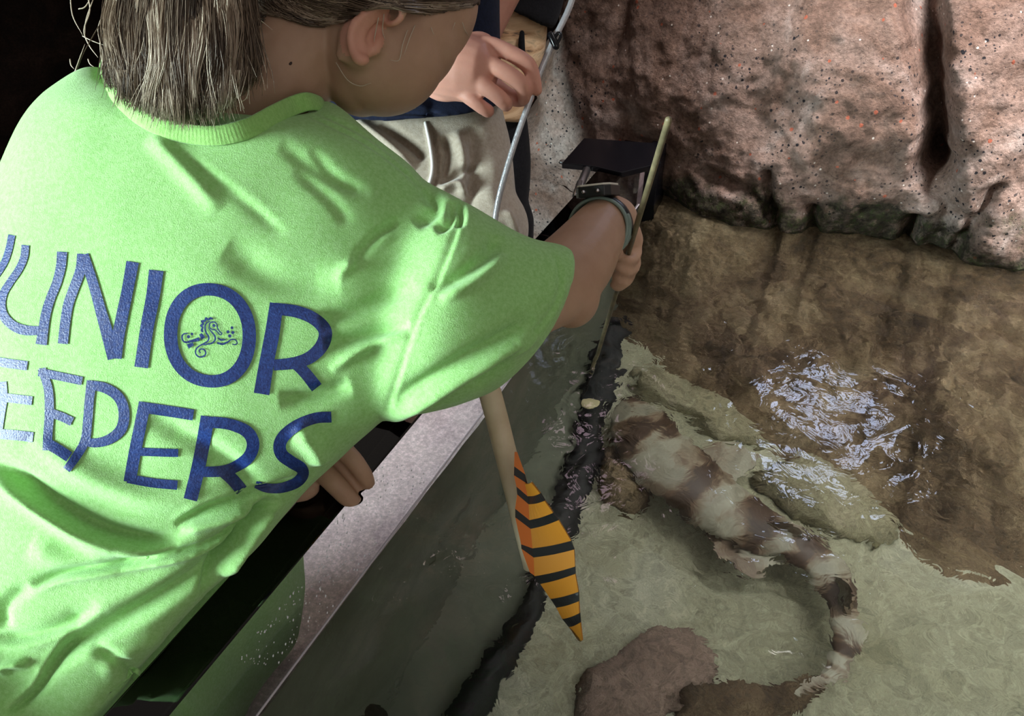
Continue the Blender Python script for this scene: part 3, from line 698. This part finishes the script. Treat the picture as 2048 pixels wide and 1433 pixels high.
fing([(1240, 468, .765), (1232, 490, .758), (1236, 512, .757)], [0.0072, 0.0068, 0.0060])
# left arm and hand on the wall top
g.tube(pts((330, 820, .74), (470, 880, .75), (560, 915, .735), (600, 930, .728)), [.035, .032, .026, .024], 18)
g.ell(P(600, 915, .728), [X * .026, U * .022, F * .013])
fing([(635, 872, .728), (670, 888, .722), (704, 918, .718), (728, 950, .722), (736, 966, .728)], [.009, .0098, .0092, .0082, .0070])
fing([(598, 915, .728), (634, 934, .718), (668, 966, .712), (700, 1000, .716), (714, 1012, .722)], [.010, .0105, .0102, .0090, .0076])
fing([(640, 900, .738), (684, 938, .731), (712, 970, .731), (724, 996, .738)], [.009, .009, .0086, .0074])
fing([(530, 960, .74), (570, 985, .728), (600, 988, .720), (622, 978, .718)], [.011, .0105, .0100, .0082])
# legs
hp = P(-110, 1480, .66)
for sx in (-.09, .07):
    hx = hp + L(-.05, 0, 0) + np.array([sx * .8, sx * .5, 0]); ft = L(-.17, 0, 0) + np.array([-.44 + sx * .9, .34 + sx * .6, .05])
    g.tube([hx, (hx + ft) / 2 + [-.03, .02, .02], ft + [0, 0, .06], ft + [.02, .04, -.01], ft + [.04, .13, -.02]], [.085, .06, .042, .035, .028], 16)
body = fuse(g, .0023, 5, 0, .5)
keep_off_wall(body, .012)
body_w = body.copy()
bo = link('body', body, ['skin_fair', 'skin_ear'], gl)
cx_, cy_, cd_ = proj(np.array([np.mean([body_w.vertices[i].co[:] for i in p.vertices], 0) for p in body_w.polygons]))
bo.data.polygons.foreach_set('material_index', (((cx_ - 745) / 68) ** 2 + ((cy_ - 65) / 78) ** 2 < 1) .astype(int) * (cd_ < .6035).astype(int))
bvb = BVHTree.FromPolygons([tuple(q) for q in getv(body_w)], [tuple(p.vertices) for p in body_w.polygons])
# trousers
g = G()
for sx in (-.09, .07):
    hx = hp + L(-.05, 0, 0) + np.array([sx * .8, sx * .5, 0]); ft = L(-.17, 0, 0) + np.array([-.44 + sx * .9, .34 + sx * .6, .05])
    g.tube([hx + [0, 0, .06], (hx + ft) / 2 + [-.03, .02, .02], ft + [0, 0, .05]], [.10, .078, .06], 20)
tr = fuse(g, .006, 6); keep_off_wall(tr, .01); link('trousers', tr, 'denim', gl)
g = G()
for sx in (-.09, .07):
    ft = L(-.17, 0, 0) + np.array([-.44 + sx * .9, .34 + sx * .6, .05]); g.tube([ft + [0, -.02, .0], ft + [.02, .05, -.01], ft + [.045, .14, -.018]], [.044, .042, .032], 16)
g.obj('shoes', 'black_rubber', gl)
# mole on the neck
p = onshirt(580, 126, -.0005, bvb)
if p is not None:
    g = G(); g.ell(p, [X * .0018, U * .0018, F * .0008], 6); mo = g.obj('mole', mat('mole', (.04, .02, .015), .6), gl); 

# ------------------------------------------------------------------ hair
class H:
    def __init__(s): s.g = G(); s.t = []
    def strand(s, p, r, tone, n=3, k=3):
        n0 = s.g.n; s.g.tube(p, r, n, k, round_=False); s.t += [tone] * (s.g.n - n0)
    def obj(s, name, parent):
        o = s.g.obj(name, 'hair', parent); a = o.data.attributes.new('tone', 'FLOAT', 'POINT'); a.data.foreach_set('value', s.t); return o
# hair on the skull: a cap that hugs the head above the hairline, and combed strands over it
HLX = [430, 510, 540, 575, 610, 650, 690, 725, 765, 800, 850, 900, 960, 1010]; HLY = [120, 66, 26, 34, 47, 53, 42, 22, 8, 16, 30, 22, 10, 0]
bw = getv(body_w); bx_, by_, bd_ = proj(bw); bn = getn(body_w)
ok_ = (by_ < np.interp(bx_, HLX, HLY)) & (bx_ > 455) & (bx_ < 1000) & (bd_ < .70) & (bw[:, 2] > CAMZ - .32)
ids = np.where(ok_)[0]; mp_ = -np.ones(len(bw), int); mp_[ids] = np.arange(len(ids))
fs = [[mp_[i] for i in p.vertices] for p in body_w.polygons if all(mp_[i] >= 0 for i in p.vertices)]
cme = mesh('cap', bw[ids] + bn[ids] * .0016, fs)
hc = link('hair', cme, 'hair', gl); hc.modifiers.new('t', 'SOLIDIFY').thickness = .002
a = hc.data.attributes.new('tone', 'FLOAT', 'POINT'); a.data.foreach_set('value', [.12] * len(hc.data.vertices))
hs = H()
for k in range(1900):
    x0 = random.uniform(500, 1000); y0 = np.interp(x0, HLX, HLY) + 2 - random.random() ** 1.5 * 75; x1 = random.uniform(420, 520); y1 = random.uniform(-200, -90)
    l = []; tw = noise.noise(Vector((x0 * .02, y0 * .05, 1)))
    for i in range(9):
        t = i / 8; x = x0 + (x1 - x0) * t; y = y0 + (y1 - y0) * t ** 2.0 + 9 * math.sin(t * 3) * (.5 + tw)
        if y > np.interp(x, HLX, HLY) + 5: y = np.interp(x, HLX, HLY) + random.uniform(-6, 4)
        q = onshirt(x, y, .0022 + random.uniform(0, .003), bvb)
        if q is None or (l and np.linalg.norm(q - l[-1]) > .04): break
        l.append(q)
    if len(l) > 2: hs.strand(l, random.uniform(.0003, .0005), min(1, max(0, .15 + .45 * random.betavariate(2, 2.4) + .5 * tw)), 3, 2)
hs.obj('hair_strands', gl)
# ponytail
tail = H()
core = G(); core.loft([(330, -260, .57, 470, -250, .57, 0, 0, .02, 0, 0, .03), (245, -120, .558, 500, -110, .562, 0, 0, .035, 0, 0, .03), (228, 0, .558, 498, 0, .562, 0, 0, .036, 0, 0, .025), (232, 100, .565, 482, 90, .567, 0, 0, .033, 0, 0, .02), (260, 170, .568, 460, 160, .568, 0, 0, .025, 0, 0, .012), (310, 215, .56, 430, 212, .56, 0, 0, .012, 0, 0, .004)], 32, 5)
cm = fuse(core, .003, 5); pt = link('ponytail', cm, 'hair', gl); a = pt.data.attributes.new('tone', 'FLOAT', 'POINT'); a.data.foreach_set('value', [.12] * len(cm.vertices))
NCL = 34
CLU = [(-1 + 2 * (c + random.uniform(.1, .9)) / NCL, random.uniform(0, 99), random.uniform(-1, 1), random.uniform(.0, 1.), random.uniform(0, 30)) for c in range(NCL)]
for k in range(4600):
    c_, seed, curl, ct_, short = random.choice(CLU)
    u = max(-1, min(1, c_ + random.gauss(0, .075))); dep = random.random()
    stray = random.random() < .10
    end = 250 - 66 * abs(u) ** 2.4 - short * .8 - random.uniform(0, 60) * (random.random() ** 3)
    rr_ = random.uniform(.00025, .00052); l = []; ph = random.uniform(0, 6); cur = curl * 1.1 + random.gauss(0, .35) + (random.uniform(-3, 3) if stray else 0)
    for i in range(9):
        t = i / 8; y = -160 + (end + 160) * t
        gather = .62 * max(0, t - .25) ** 1.2
        uu = u + (c_ - u) * gather
        wdt = np.interp(y, [-160, -60, 40, 130, 200, 250], [.74, .96, 1.05, .98, .82, .66])
        x = 362 + 142 * uu * wdt + 20 * noise.noise(Vector((seed, t * 2.6, 2))) * (.3 + t) + 5 * math.sin(ph + t * 6) + cur * 17 * t ** 3
        lift = .008 * noise.noise(Vector((seed, t * 2.2, 7)))
        bulge = .037 * math.sqrt(max(0, 1 - min(1, abs(uu) * .97) ** 2)) * np.interp(y, [-160, 0, 100, 180, 250], [.9, 1.05, .95, .7, .25])
        l.append(P(x, y, .552 - bulge - lift + dep * .006 + .006 * max(0, t - .8)))
    tone = min(1, max(0, .02 + .75 * ct_ ** 1.3 + .34 * (random.betavariate(1.6, 2.2)) - .10 * dep))
    tail.strand(l, [rr_, rr_, rr_, rr_, rr_, rr_ * .9, rr_ * .8, rr_ * .6, .00012], tone, 3, 2)
# ends falling on the collar
for k in range(330):
    x0 = random.uniform(230, 480); l = []; c_ = random.uniform(-30, 30); e = 205 + random.uniform(20, 62) * (1 - ((x0 - 370) / 150) ** 2)
    for i in range(5):
        t = i / 4; y = 140 + (e - 140) * t; x = x0 + c_ * t * t + (370 - x0) * .12 * t
        l.append(P(x, y, .556 - .018 * (1 - t) - .008))
    tail.strand(l, [.0004, .0004, .0004, .00035, .0001], random.uniform(.3, 1))
# flyaways
fly = [[(140, -20), (145, 30), (165, 70)], [(172, -20), (180, 20), (168, 60), (178, 90), (196, 115)], [(186, 0), (172, 40), (170, 70)], [(150, 143), (160, 115), (170, 88)], [(140, 118), (142, 130), (148, 138)],
       [(165, 72), (185, 82), (212, 92)], [(200, 85), (202, 110), (207, 135)], [(157, 18), (170, 14), (182, -5)], [(176, 118), (180, 128), (188, 134)],
       [(490, 20), (520, 40), (545, 60)], [(500, 60), (505, 120), (495, 190), (480, 205)], [(490, 40), (512, 100), (500, 165)], [(470, 0), (508, 60), (498, 150), (486, 190)], [(210, 20), (196, 60), (206, 110), (200, 150)],
       [(768, 28), (765, 60), (770, 78)], [(815, 60), (805, 90), (798, 120), (780, 120)], [(830, 50), (818, 80), (808, 110)], [(862, 55), (868, 70)], [(757, 35), (750, 70), (748, 84)], [(672, 125), (695, 160), (720, 172), (742, 166)], [(910, 45), (905, 60)], [(925, 45), (930, 60), (938, 72)]]
for q in fly:
    head = q[0][0] > 560
    l = []
    for x, y in q:
        if head:
            h = onshirt(x, y, .004, bvb); l.append(h if h is not None else P(x, y, .6))
        else: l.append(P(x, y, .545))
    tail.strand(l, [.0004] * (len(l) - 1) + [.00015], .9, 4, 5)
ts = tail.obj('ponytail_strands', gl)

# ------------------------------------------------------------------ wristwatch
wr = P(1199, 452, .738); ax = X * .45 + U * .16 + F * .87; ax /= np.linalg.norm(ax)
upw = U - ax * (U @ ax); upw /= np.linalg.norm(upw); sd = np.cross(ax, upw); sd = sd if sd @ X > 0 else -sd
wt = root('wristwatch', wr, 'black and cream digital wristwatch with grey-green strap on the right wrist', 'watch')
c0 = P(1200, 455, .742)
g = G(); R = []
for i in range(48):
    a = 2 * math.pi * i / 48; rx, ry = .0295, .0275
    c = c0 + sd * rx * math.cos(a) + upw * ry * math.sin(a); o_ = sd * math.cos(a) + upw * math.sin(a)
    R.append([c + ax * .0085 * math.copysign(abs(math.cos(t)) ** .5, math.cos(t)) + o_ * .0018 * math.copysign(abs(math.sin(t)) ** .5, math.sin(t)) for t in np.linspace(.2, 6.48, 12, endpoint=False)])
g.rings(R, closed=True); g.obj('strap', 'watch_teal', wt)
g = G(); R = []
for i in range(30):
    a = math.pi * (-.1 + 1.2 * i / 29); c = c0 + sd * .0305 * math.cos(a) + upw * .0285 * math.sin(a); o_ = sd * math.cos(a) + upw * math.sin(a)
    R.append([c + ax * .006 * math.cos(t) + o_ * .0022 * math.sin(t) for t in np.linspace(0, 6.2832, 10, endpoint=False)])
g.rings(R); g.obj('strap_core', 'watch_black', wt)
cc = c0 + upw * .0335
def oct_(c, hx, hy, hz, cut, mi=0):
    o = [(hx, hy - cut), (hx - cut, hy), (-hx + cut, hy), (-hx, hy - cut), (-hx, -hy + cut), (-hx + cut, -hy), (hx - cut, -hy), (hx, -hy + cut)]
    return [[c + sd * a + ax * b + upw * z for a, b in o] for z in (-hz, hz)]
g = G(); g.rings(oct_(cc, .0175, .0175, .005, .005)); g.obj('case', 'watch_black', wt, smooth=False, bevel=.0008)
g = G(); g.rings(oct_(cc + upw * .0058, .0168, .0165, .0010, .0055)); g.obj('bezel', 'watch_white', wt, smooth=False, bevel=.0005)
for k in (-.007, .007):
    g = G(); g.tube([cc + sd * k - ax * .0165, cc + sd * k - ax * .0195], .0018, 12, 1); g.obj('button', 'bare_metal', wt)
g = G(); g.tube([c0 + sd * .031 * math.cos(a) + upw * .029 * math.sin(a) - ax * .004 for a in np.linspace(.3, -.9, 9)], .0022, 8, 1); g.obj('buckle', 'watch_teal', wt)

# ------------------------------------------------------------------ sticks
g = G(); a_, b_ = P(1337, 240, .565), PZ(1195, 710, WATER)
sk = root('feeding_stick', b_, 'thin olive feeding stick held over the water by the person in green', 'stick')
bt = b_ + (b_ - a_) / np.linalg.norm(b_ - a_) * .10; bt = W(1168, 792, WATER - .10)
g.tube([a_, (a_ + b_) / 2, b_, b_ + (bt - b_) * .45], .0027, 12, 3); g.obj('shaft', 'olive_rod', sk)
g = G(); g.tube([b_ + (bt - b_) * .40, bt], [.0024, .0016], 10, 2); g.obj('tip', 'black_rubber', sk)
g = G(); g.ell(W(1180, 808, WATER - .108), [X * .014, np.array([.0, .010, .002]), Z * .005], 10); fo = fuse(g, .0015, 2); wobble(fo, 90, .002)
tag(link('food_piece', fo, 'squid'), 'pale yellowish piece of squid on the tip of the olive feeding stick', 'food')
g = G(); rodp = pts((1160, -60, .84), (1140, 12, .845), (1108, 80, .85), (1078, 150, .86), (1062, 195, .862), (1035, 270, .87), (1010, 350, .88), (995, 410, .89), (985, 480, .90))
sk2 = root('metal_rod', rodp[-1], 'long whitish metal rod held in the fingers of the person in khaki trousers', 'rod')
g.tube(rodp, .0034, 12, 4); g.obj('shaft', 'white_rod', sk2)
g = G(); g.tube(pts((1106, 82, .845), (1116, 66, .845), (1122, 72, .845), (1114, 88, .845)), .0018, 8, 3); g.tube(pts((1102, 70, .846), (1112, 92, .846)), .0042, 10, 1); g.obj('clip', 'black_metal', sk2)

# striped target on its handle
tg = root('striped_target', P(1045, 1140, .76), 'orange and black striped folded card target on a cream handle over the water', 'target')
g = G(); g.tube(pts((905, 500, .66), (940, 660, .695), (981, 790, .720), (1012, 910, .735), (1045, 1040, .752), (1068, 1132, .765)), .0108, 24, 3, round_=False); 
g.obj('handle', 'cream_pipe', tg)
C6 = lambda x, y, d: P(980 + x / 3.414, 880 + y / 3.414, d)
main = [((240, 300), (285, 290), 0), ((260, 385), (345, 365), 1), ((265, 440), (375, 415), 0), ((270, 548), (432, 497), 1), ((278, 608), (470, 547), 0), ((290, 740), (555, 688), 1), ((298, 803), (576, 748), 0), ((305, 930), (582, 865), 1), ((345, 983), (584, 915), 0), ((415, 1085), (606, 1037), 1), ((455, 1145), (608, 1102), 0), ((495, 1222), (613, 1183), 1), ((540, 1277), (619, 1248), 0), ((602, 1385), (632, 1370), 0)]
flap = [((168, 85), (186, 85), 0), ((165, 180), (240, 236), 1), ((163, 240), (256, 300), 0), ((180, 318), (258, 386), 1), ((186, 372), (264, 440), 0), ((172, 470), (270, 548), 1), ((172, 528), (278, 608), 0), ((212, 712), (290, 740), 1), ((214, 742), (298, 803), 0), ((272, 905), (302, 925), 0)]
def card(rows, dl, dr, bow):
    v, f, mi = [], [], []; n_ = 9
    for (l, r, _) in rows:
        for j in range(n_):
            t = j / (n_ - 1); x = l[0] + (r[0] - l[0]) * t; y = l[1] + (r[1] - l[1]) * t + bow * math.sin(t * math.pi)
            v.append(C6(x, y, dl + (dr - dl) * t + .05 * (y / 1400 - .5)))
    for i in range(len(rows) - 1):
        for j in range(n_ - 1): f.append((i * n_ + j, i * n_ + j + 1, (i + 1) * n_ + j + 1, (i + 1) * n_ + j)); mi.append(rows[i][2])
    return v, f, mi
def mkcard(name, rows, dl, dr, bow, lab):
    v, f, mi = card(rows, dl, dr, bow); o = obj(name, v, f, ['orange_red' if lab else 'orange', 'card_black', 'orange_edge'], tg, smooth=False)
    o.data.polygons.foreach_set('material_index', mi)
    s_ = o.modifiers.new('thick', 'SOLIDIFY'); s_.thickness = .0014; s_.offset = 0; s_.material_offset_rim = 2 if lab else 0
    return o
mkcard('target_face', main, .722, .700, 6, 0); mkcard('target_flap', flap, .7215, .7219, 0, 1)

# ------------------------------------------------------------------ person in khaki trousers
hipc = P(840, 330, 1.08)
p2 = root('person', (hipc[0] - .02, hipc[1] + .03, 0), 'person in navy shirt and khaki trousers standing behind the tank wall, pinching the metal rod', 'person')
g = G()
g.loft([(650, 120, 1.08, 1000, 110, 1.08, 0, 0, .06, 0, 0, .10), (652, 215, 1.07, 1003, 205, 1.07, 0, 0, .07, 0, 0, .11), (655, 300, 1.06, 1022, 290, 1.07, 0, 0, .075, 0, 0, .12), (655, 390, 1.05, 1031, 380, 1.06, 0, 0, .072, 0, 0, .12), (660, 480, 1.05, 1037, 470, 1.06, 0, 0, .065, 0, 0, .11), (680, 560, 1.06, 1030, 550, 1.07, 0, 0, .06, 0, 0, .10)], 48, 6, 2.4)
q1, q2 = P(770, 540, 1.10), P(940, 540, 1.10)
AWAY = L(-.17, .03, 0)
for q in (q1, q2): g.tube([q + [0, 0, .06], q + AWAY * .6 + [0, .02, -.15], q * [1, 1, .55] + AWAY, np.array([q[0], q[1] + .05, .10]) + AWAY], [.085, .078, .07, .06], 20)
q1 = q1 + AWAY; q2 = q2 + AWAY
kh = fuse(g, .005, 8, 1)
folds(kh, [([(668, 240), (740, 290), (790, 360), (820, 400)], 13, -.010), ([(700, 235), (770, 285), (830, 340)], 12, .008), ([(760, 250), (820, 290), (848, 320)], 10, -.008), ([(750, 300), (790, 350), (810, 390)], 8, .006),
 ([(888, 270), (895, 310), (885, 360)], 8, -.006), ([(910, 260), (930, 330), (925, 380)], 12, .005), ([(880, 370), (920, 345), (960, 330)], 7, -.006), ([(870, 390), (910, 370), (940, 400)], 9, .008), ([(950, 250), (945, 330), (935, 420), (925, 470)], 14, -.006),
 ([(990, 300), (985, 400), (1010, 470)], 18, .004), ([(900, 400), (890, 440), (900, 480)], 12, -.006), ([(1005, 420), (1020, 450), (1030, 480)], 10, .006), ([(853, 250), (862, 300), (866, 345), (852, 385)], 4, .004), ([(862, 250), (871, 300), (875, 345), (861, 385)], 3, -.003)])
keep_off_wall(kh, .01); kh_w = kh.copy(); kho = link('trousers', kh, 'khaki', p2)
bk = BVHTree.FromPolygons([tuple(q) for q in getv(kh_w)], [tuple(p.vertices) for p in kh_w.polygons])
g = G(); pl = [onshirt(x, y, .001, bk) for x, y in catmull([(851, 246), (860, 290), (865, 335), (858, 368), (846, 395)], 4)]; g.tube([q for q in pl if q is not None], .0022, 8, 1)
pp = g.obj('pocket_piping', mat('piping', (.62, .60, .58), .8)); pp.data.transform(__import__('mathutils').Matrix.Translation(-Vector(p2.location))); pp.parent = kho
g = G()
g.loft([(650, -420, 1.0, 960, -420, 1.0, 0, 0, .08, 0, 0, .12), (610, -300, 1.0, 1000, -300, 1.0, 0, 0, .09, 0, 0, .13), (620, -100, 1.02, 1000, -100, 1.02, 0, 0, .085, 0, 0, .13), (635, 60, 1.04, 1000, 50, 1.04, 0, 0, .085, 0, 0, .13), (640, 180, 1.05, 1004, 165, 1.05, 0, 22, .088, 0, 0, .13), (642, 222, 1.05, 1010, 200, 1.05, 0, 30, .088, 0, 0, .125), (660, 205, 1.06, 995, 190, 1.06, 0, 20, .07, 0, 0, .11)], 48, 6, 2.4)
nv = fuse(g, .005, 6, 1); folds(nv, [([(740, 222), (830, 225), (900, 238)], 5, -.004), ([(760, 190), (800, 205), (860, 215)], 12, .006), ([(860, 220), (865, 245)], 8, -.004), ([(920, 150), (980, 100)], 14, .005)]); link('shirt', nv, 'navy', p2)
g = G()
g.tube(pts((840, 150, 1.11), (830, -100, 1.08), (820, -300, 1.05), (815, -430, 1.04)), [.09, .10, .11, .06], 20); g.tube(pts((815, -430, 1.04), (815, -520, 1.03)), [.05, .05], 16)
hd = P(820, -640, 1.02); g.ell(hd, [X * .075, U * .105, F * .09]); g.ell(hd - U * .06 - F * .0, [X * .055, U * .06, F * .07]); g.tube([hd - F * .09 + U * .01, hd - F * .102 - U * .015], [.008, .012], 10)
for sx in (-1, 1): g.ell(hd + X * sx * .078 - U * .01, [X * .01, U * .028, F * .016], 10)
g.tube(pts((640, -300, 1.0), (600, -60, .97), (660, 100, .93), (780, 130, .895), (862, 128, .872)), [.045, .042, .040, .033, .029], 18)
g.tube(pts((985, -310, 1.05), (1040, -150, 1.12), (960, 60, 1.18)), [.045, .04, .033], 16)
# hand: back of the hand, knuckles, four fingers and the thumb
g.tube(pts((850, 128, .873), (895, 132, .862), (935, 138, .856)), [.030, .036, .036], 18, flat=(U * .95 + X * .35, 1.))
g.ell(P(905, 135, .87), [(X * .9 - U * .3) * .040, (U * .9 + X * .45) * .041, F * .017]); g.ell(P(940, 125, .862), [(X * .9 - U * .3) * .03, (U * .9 + X * .45) * .037, F * .016])
fing([(950, 96, .855), (975, 90, .847), (1018, 105, .842), (1056, 130, .845), (1068, 160, .852), (1073, 180, .858)], [0.0095, 0.0101, 0.0090, 0.0093, 0.0079, 0.0069])
fing([(945, 120, .852), (966, 124, .842), (1008, 143, .836), (1042, 168, .840), (1048, 192, .855), (1047, 200, .862)], [0.0103, 0.0105, 0.0093, 0.0093, 0.0077, 0.0069])
fing([(925, 148, .856), (948, 158, .843), (982, 182, .838), (1008, 203, .845), (1012, 210, .862)], [0.0095, 0.0099, 0.0089, 0.0088, 0.0077])
fing([(905, 172, .862), (930, 188, .850), (955, 208, .848), (974, 221, .856), (976, 222, .872)], [0.0086, 0.0088, 0.0079, 0.0077, 0.0071])
fing([(930, 130, .885), (985, 170, .885), (1030, 198, .878), (1056, 196, .872)], [0.0112, 0.0103, 0.0090, 0.0076])
b2 = fuse(g, .0023, 3, 0); 
link('body', b2, 'skin_pink', p2)
g = G()
for q in (q1, q2): g.tube([np.array([q[0], q[1] + .06, .05]), np.array([q[0], q[1] - .02, .04]), np.array([q[0], q[1] - .08, .035])], [.048, .042, .034], 16)
g.obj('shoes', 'black_rubber', p2)
hg = G(); hg.ell(hd + U * .02 + F * .012, [X * .082, U * .10, F * .09]); hgm = hg.obj('hair', mat('dark_hair', (.02, .013, .01), .5), p2)

# ------------------------------------------------------------------ person in black behind
c3 = P(1040, 200, 1.32)
p3 = root('person', (c3[0], c3[1] + .05, 0), 'person in black top and tan patterned shorts half hidden behind the khaki trousers', 'person')
g = G(); g.loft([(930, -320, 1.27, 1150, -300, 1.27, 0, 0, .06, 0, 0, .08), (935, -120, 1.28, 1142, -110, 1.28, 0, 0, .06, 0, 0, .08), (930, -40, 1.29, 1128, 0, 1.29, 0, 6, .060, 0, 0, .09), (930, -30, 1.29, 1106, 58, 1.29, 0, 6, .060, 0, 0, .09), (940, -40, 1.30, 1090, 42, 1.30, 0, 0, .05, 0, 0, .07)], 40, 5)
link('shirt', fuse(g, .006, 5), 'black_cloth', p3)
g = G(); g.loft([(935, -40, 1.31, 1095, 0, 1.31, 0, 0, .05, 0, 0, .08), (935, 60, 1.31, 1092, 90, 1.31, 0, 0, .055, 0, 0, .08), (930, 160, 1.31, 1068, 170, 1.31, 0, 0, .05, 0, 0, .08), (930, 238, 1.31, 1046, 246, 1.31, 0, 0, .045, 0, 0, .07)], 40, 5)
link('shorts', fuse(g, .006, 5), 'tan_pattern', p3)
g = G(); g.tube(pts((1044, 66, 1.245), (1043, 90, 1.243), (1046, 108, 1.245)), [.004, .0055, .004], 8, 2); g.obj('strap', 'black_cloth', p3)
g = G(); g.loft([(950, 200, 1.34, 1052, 215, 1.34, 0, 0, .05, 0, 0, .05), (960, 320, 1.34, 1062, 330, 1.34, 0, 0, .05, 0, 0, .05), (970, 450, 1.35, 1052, 450, 1.35, 0, 0, .05, 0, 0, .05)], 32, 5)
lg = P(1012, 440, 1.36); g.tube([lg, lg * [1, 1, .5], np.array([lg[0], lg[1], .06])], [.05, .045, .04], 16); g.tube([np.array([lg[0], lg[1] + .03, .045]), np.array([lg[0], lg[1] - .1, .04])], [.045, .038], 12, 1)
link('leggings', fuse(g, .006, 4), 'black_cloth', p3)
g = G(); h3 = P(1040, -620, 1.3); g.tube([P(1040, -300, 1.33), P(1040, -440, 1.32), h3], [.08, .045, .05], 16); g.ell(h3, [X * .075, U * .1, F * .09]); link('body', fuse(g, .005, 4), 'skin_pink', p3)

# ------------------------------------------------------------------ window seen in the water, lights
wc = L(.18, 2.75, CAMZ + .86)
wd = struct(bpy.data.objects.new('window_1', None)); COL.objects.link(wd); wd.location = Vector(wc)
wn = CAM * 0 + np.array([-.42, -.80, -.42]); wn /= np.linalg.norm(wn); wx = np.cross(wn, Z); wx /= np.linalg.norm(wx); wy = np.cross(wx, wn); wy /= np.linalg.norm(wy)
WW, WH = .24, .22
g = G(); g.box(wc, [wx * WW, wy * WH, wn * .004]); g.obj('lit_panel', mat('glow_pane', (.2, .2, .3), .3, emit=(.62, .72, 1.), estr=15), wd, smooth=False)
g = G()
for k in (-1, -.33, .33, 1): g.box(wc + wx * WW * k + wn * .01, [wx * .018, wy * (WH + .018), wn * .012])
for k in (-1, -.3, .3, 1): g.box(wc + wy * WH * k + wn * .01, [wx * (WW + .018), wy * .016, wn * .012])
g.obj('pane_frame', mat('frame', (.1, .07, .05), .5), wd, smooth=False)

def area(name, loc, aim, size, power, col, sy=None):
    l = bpy.data.lights.new(name, 'AREA'); l.energy = power; l.color = col; l.size = size
    if sy: l.shape = 'RECTANGLE'; l.size_y = sy
    o = bpy.data.objects.new(name, l); COL.objects.link(o); o.location = Vector(loc)
    o.rotation_euler = (Vector(aim) - Vector(loc)).to_track_quat('-Z', 'Y').to_euler(); return o
def glow_pane(n_, px, py, dist, w, h, col, e):  # added glowing panes out of view, put pinkish patches on the water
    v = D(px, py); h0 = CAM + v * ((WATER - CAMZ) / v[2]); r = v * [1, 1, -1]; r /= np.linalg.norm(r); c = h0 + r * dist
    a = np.cross(r, Z); a /= np.linalg.norm(a); b = np.cross(a, r)
    wr_ = struct(bpy.data.objects.new(n_, None)); COL.objects.link(wr_); wr_.location = Vector(c)
    g = G(); g.box(c, [a * w, b * h, r * .003]); g.obj('lit_panel', mat('glow_pane', (.2, .2, .2), .3, emit=col, estr=e), wr_, smooth=False)
    g = G()
    for k in (-1, 1): g.box(c + a * w * k, [a * .01, b * (h + .01), r * .012]); g.box(c + b * h * k, [a * (w + .01), b * .01, r * .012])
    g.obj('pane_frame', mat('frame', (.1, .07, .05), .5), wr_, smooth=False)  # bars around the added glowing pane
glow_pane('added_pane_2', 850, 1225, 1.9, .055, .10, (1., .80, .74), 7)
glow_pane('added_pane_3', 1185, 925, 2.1, .05, .12, (1., .70, .85), 5)
glow_pane('added_pane_4', 1070, 1240, 2.0, .03, .06, (1., .78, .80), 6)
l1 = area('left_window_light', (-2.2, -.42, CAMZ - .05), P(300, 860, .6), 0.9, 18, (.82, 1., 1.)); l1.data.spread = math.radians(50)
l2 = area('skylight_light', (.78, .94, CAMZ + .9), (.66, 1.12, CAMZ - .5), .5, 6.5, (1., .95, .93)); l2.data.spread = math.radians(50)
l3 = area('tank_fill', (1.5, .1, CAMZ + .9), (.92, .60, CAMZ - 1.0), .4, 30, (1., 1., .97)); l3.data.spread = math.radians(45)  # added fill brightening the rock and sand
l4 = area('camera_side_fill', (.55, -.9, CAMZ + .55), P(900, 300, .8), 1.2, 5, (1., .93, .86))  # added soft fill from behind the camera
def spot(name, loc, aim, power, col, ang, blend=.6, rad=.12):
    l = bpy.data.lights.new(name, 'SPOT'); l.energy = power; l.color = col; l.spot_size = math.radians(ang); l.spot_blend = blend; l.shadow_soft_size = rad
    o = bpy.data.objects.new(name, l); COL.objects.link(o); o.location = Vector(loc)
    o.rotation_euler = (Vector(aim) - Vector(loc)).to_track_quat('-Z', 'Y').to_euler(); return o
wl = bpy.data.worlds.new('world'); sc.world = wl; wl.use_nodes = True
wl.node_tree.nodes['Background'].inputs[0].default_value = (.82, .73, .66, 1); wl.node_tree.nodes['Background'].inputs[1].default_value = .27

sc.view_settings.view_transform = 'Standard'; sc.view_settings.look = 'None'; sc.view_settings.gamma = 1; sc.view_settings.exposure = 0.
sc.view_settings.use_curve_mapping = False
cy = sc.cycles; cy.use_denoising = True; cy.max_bounces = 11; cy.transmission_bounces = 10; cy.transparent_max_bounces = 12
cy.caustics_refractive = True; cy.caustics_reflective = False; cy.sample_clamp_indirect = 6; cy.blur_glossy = .5
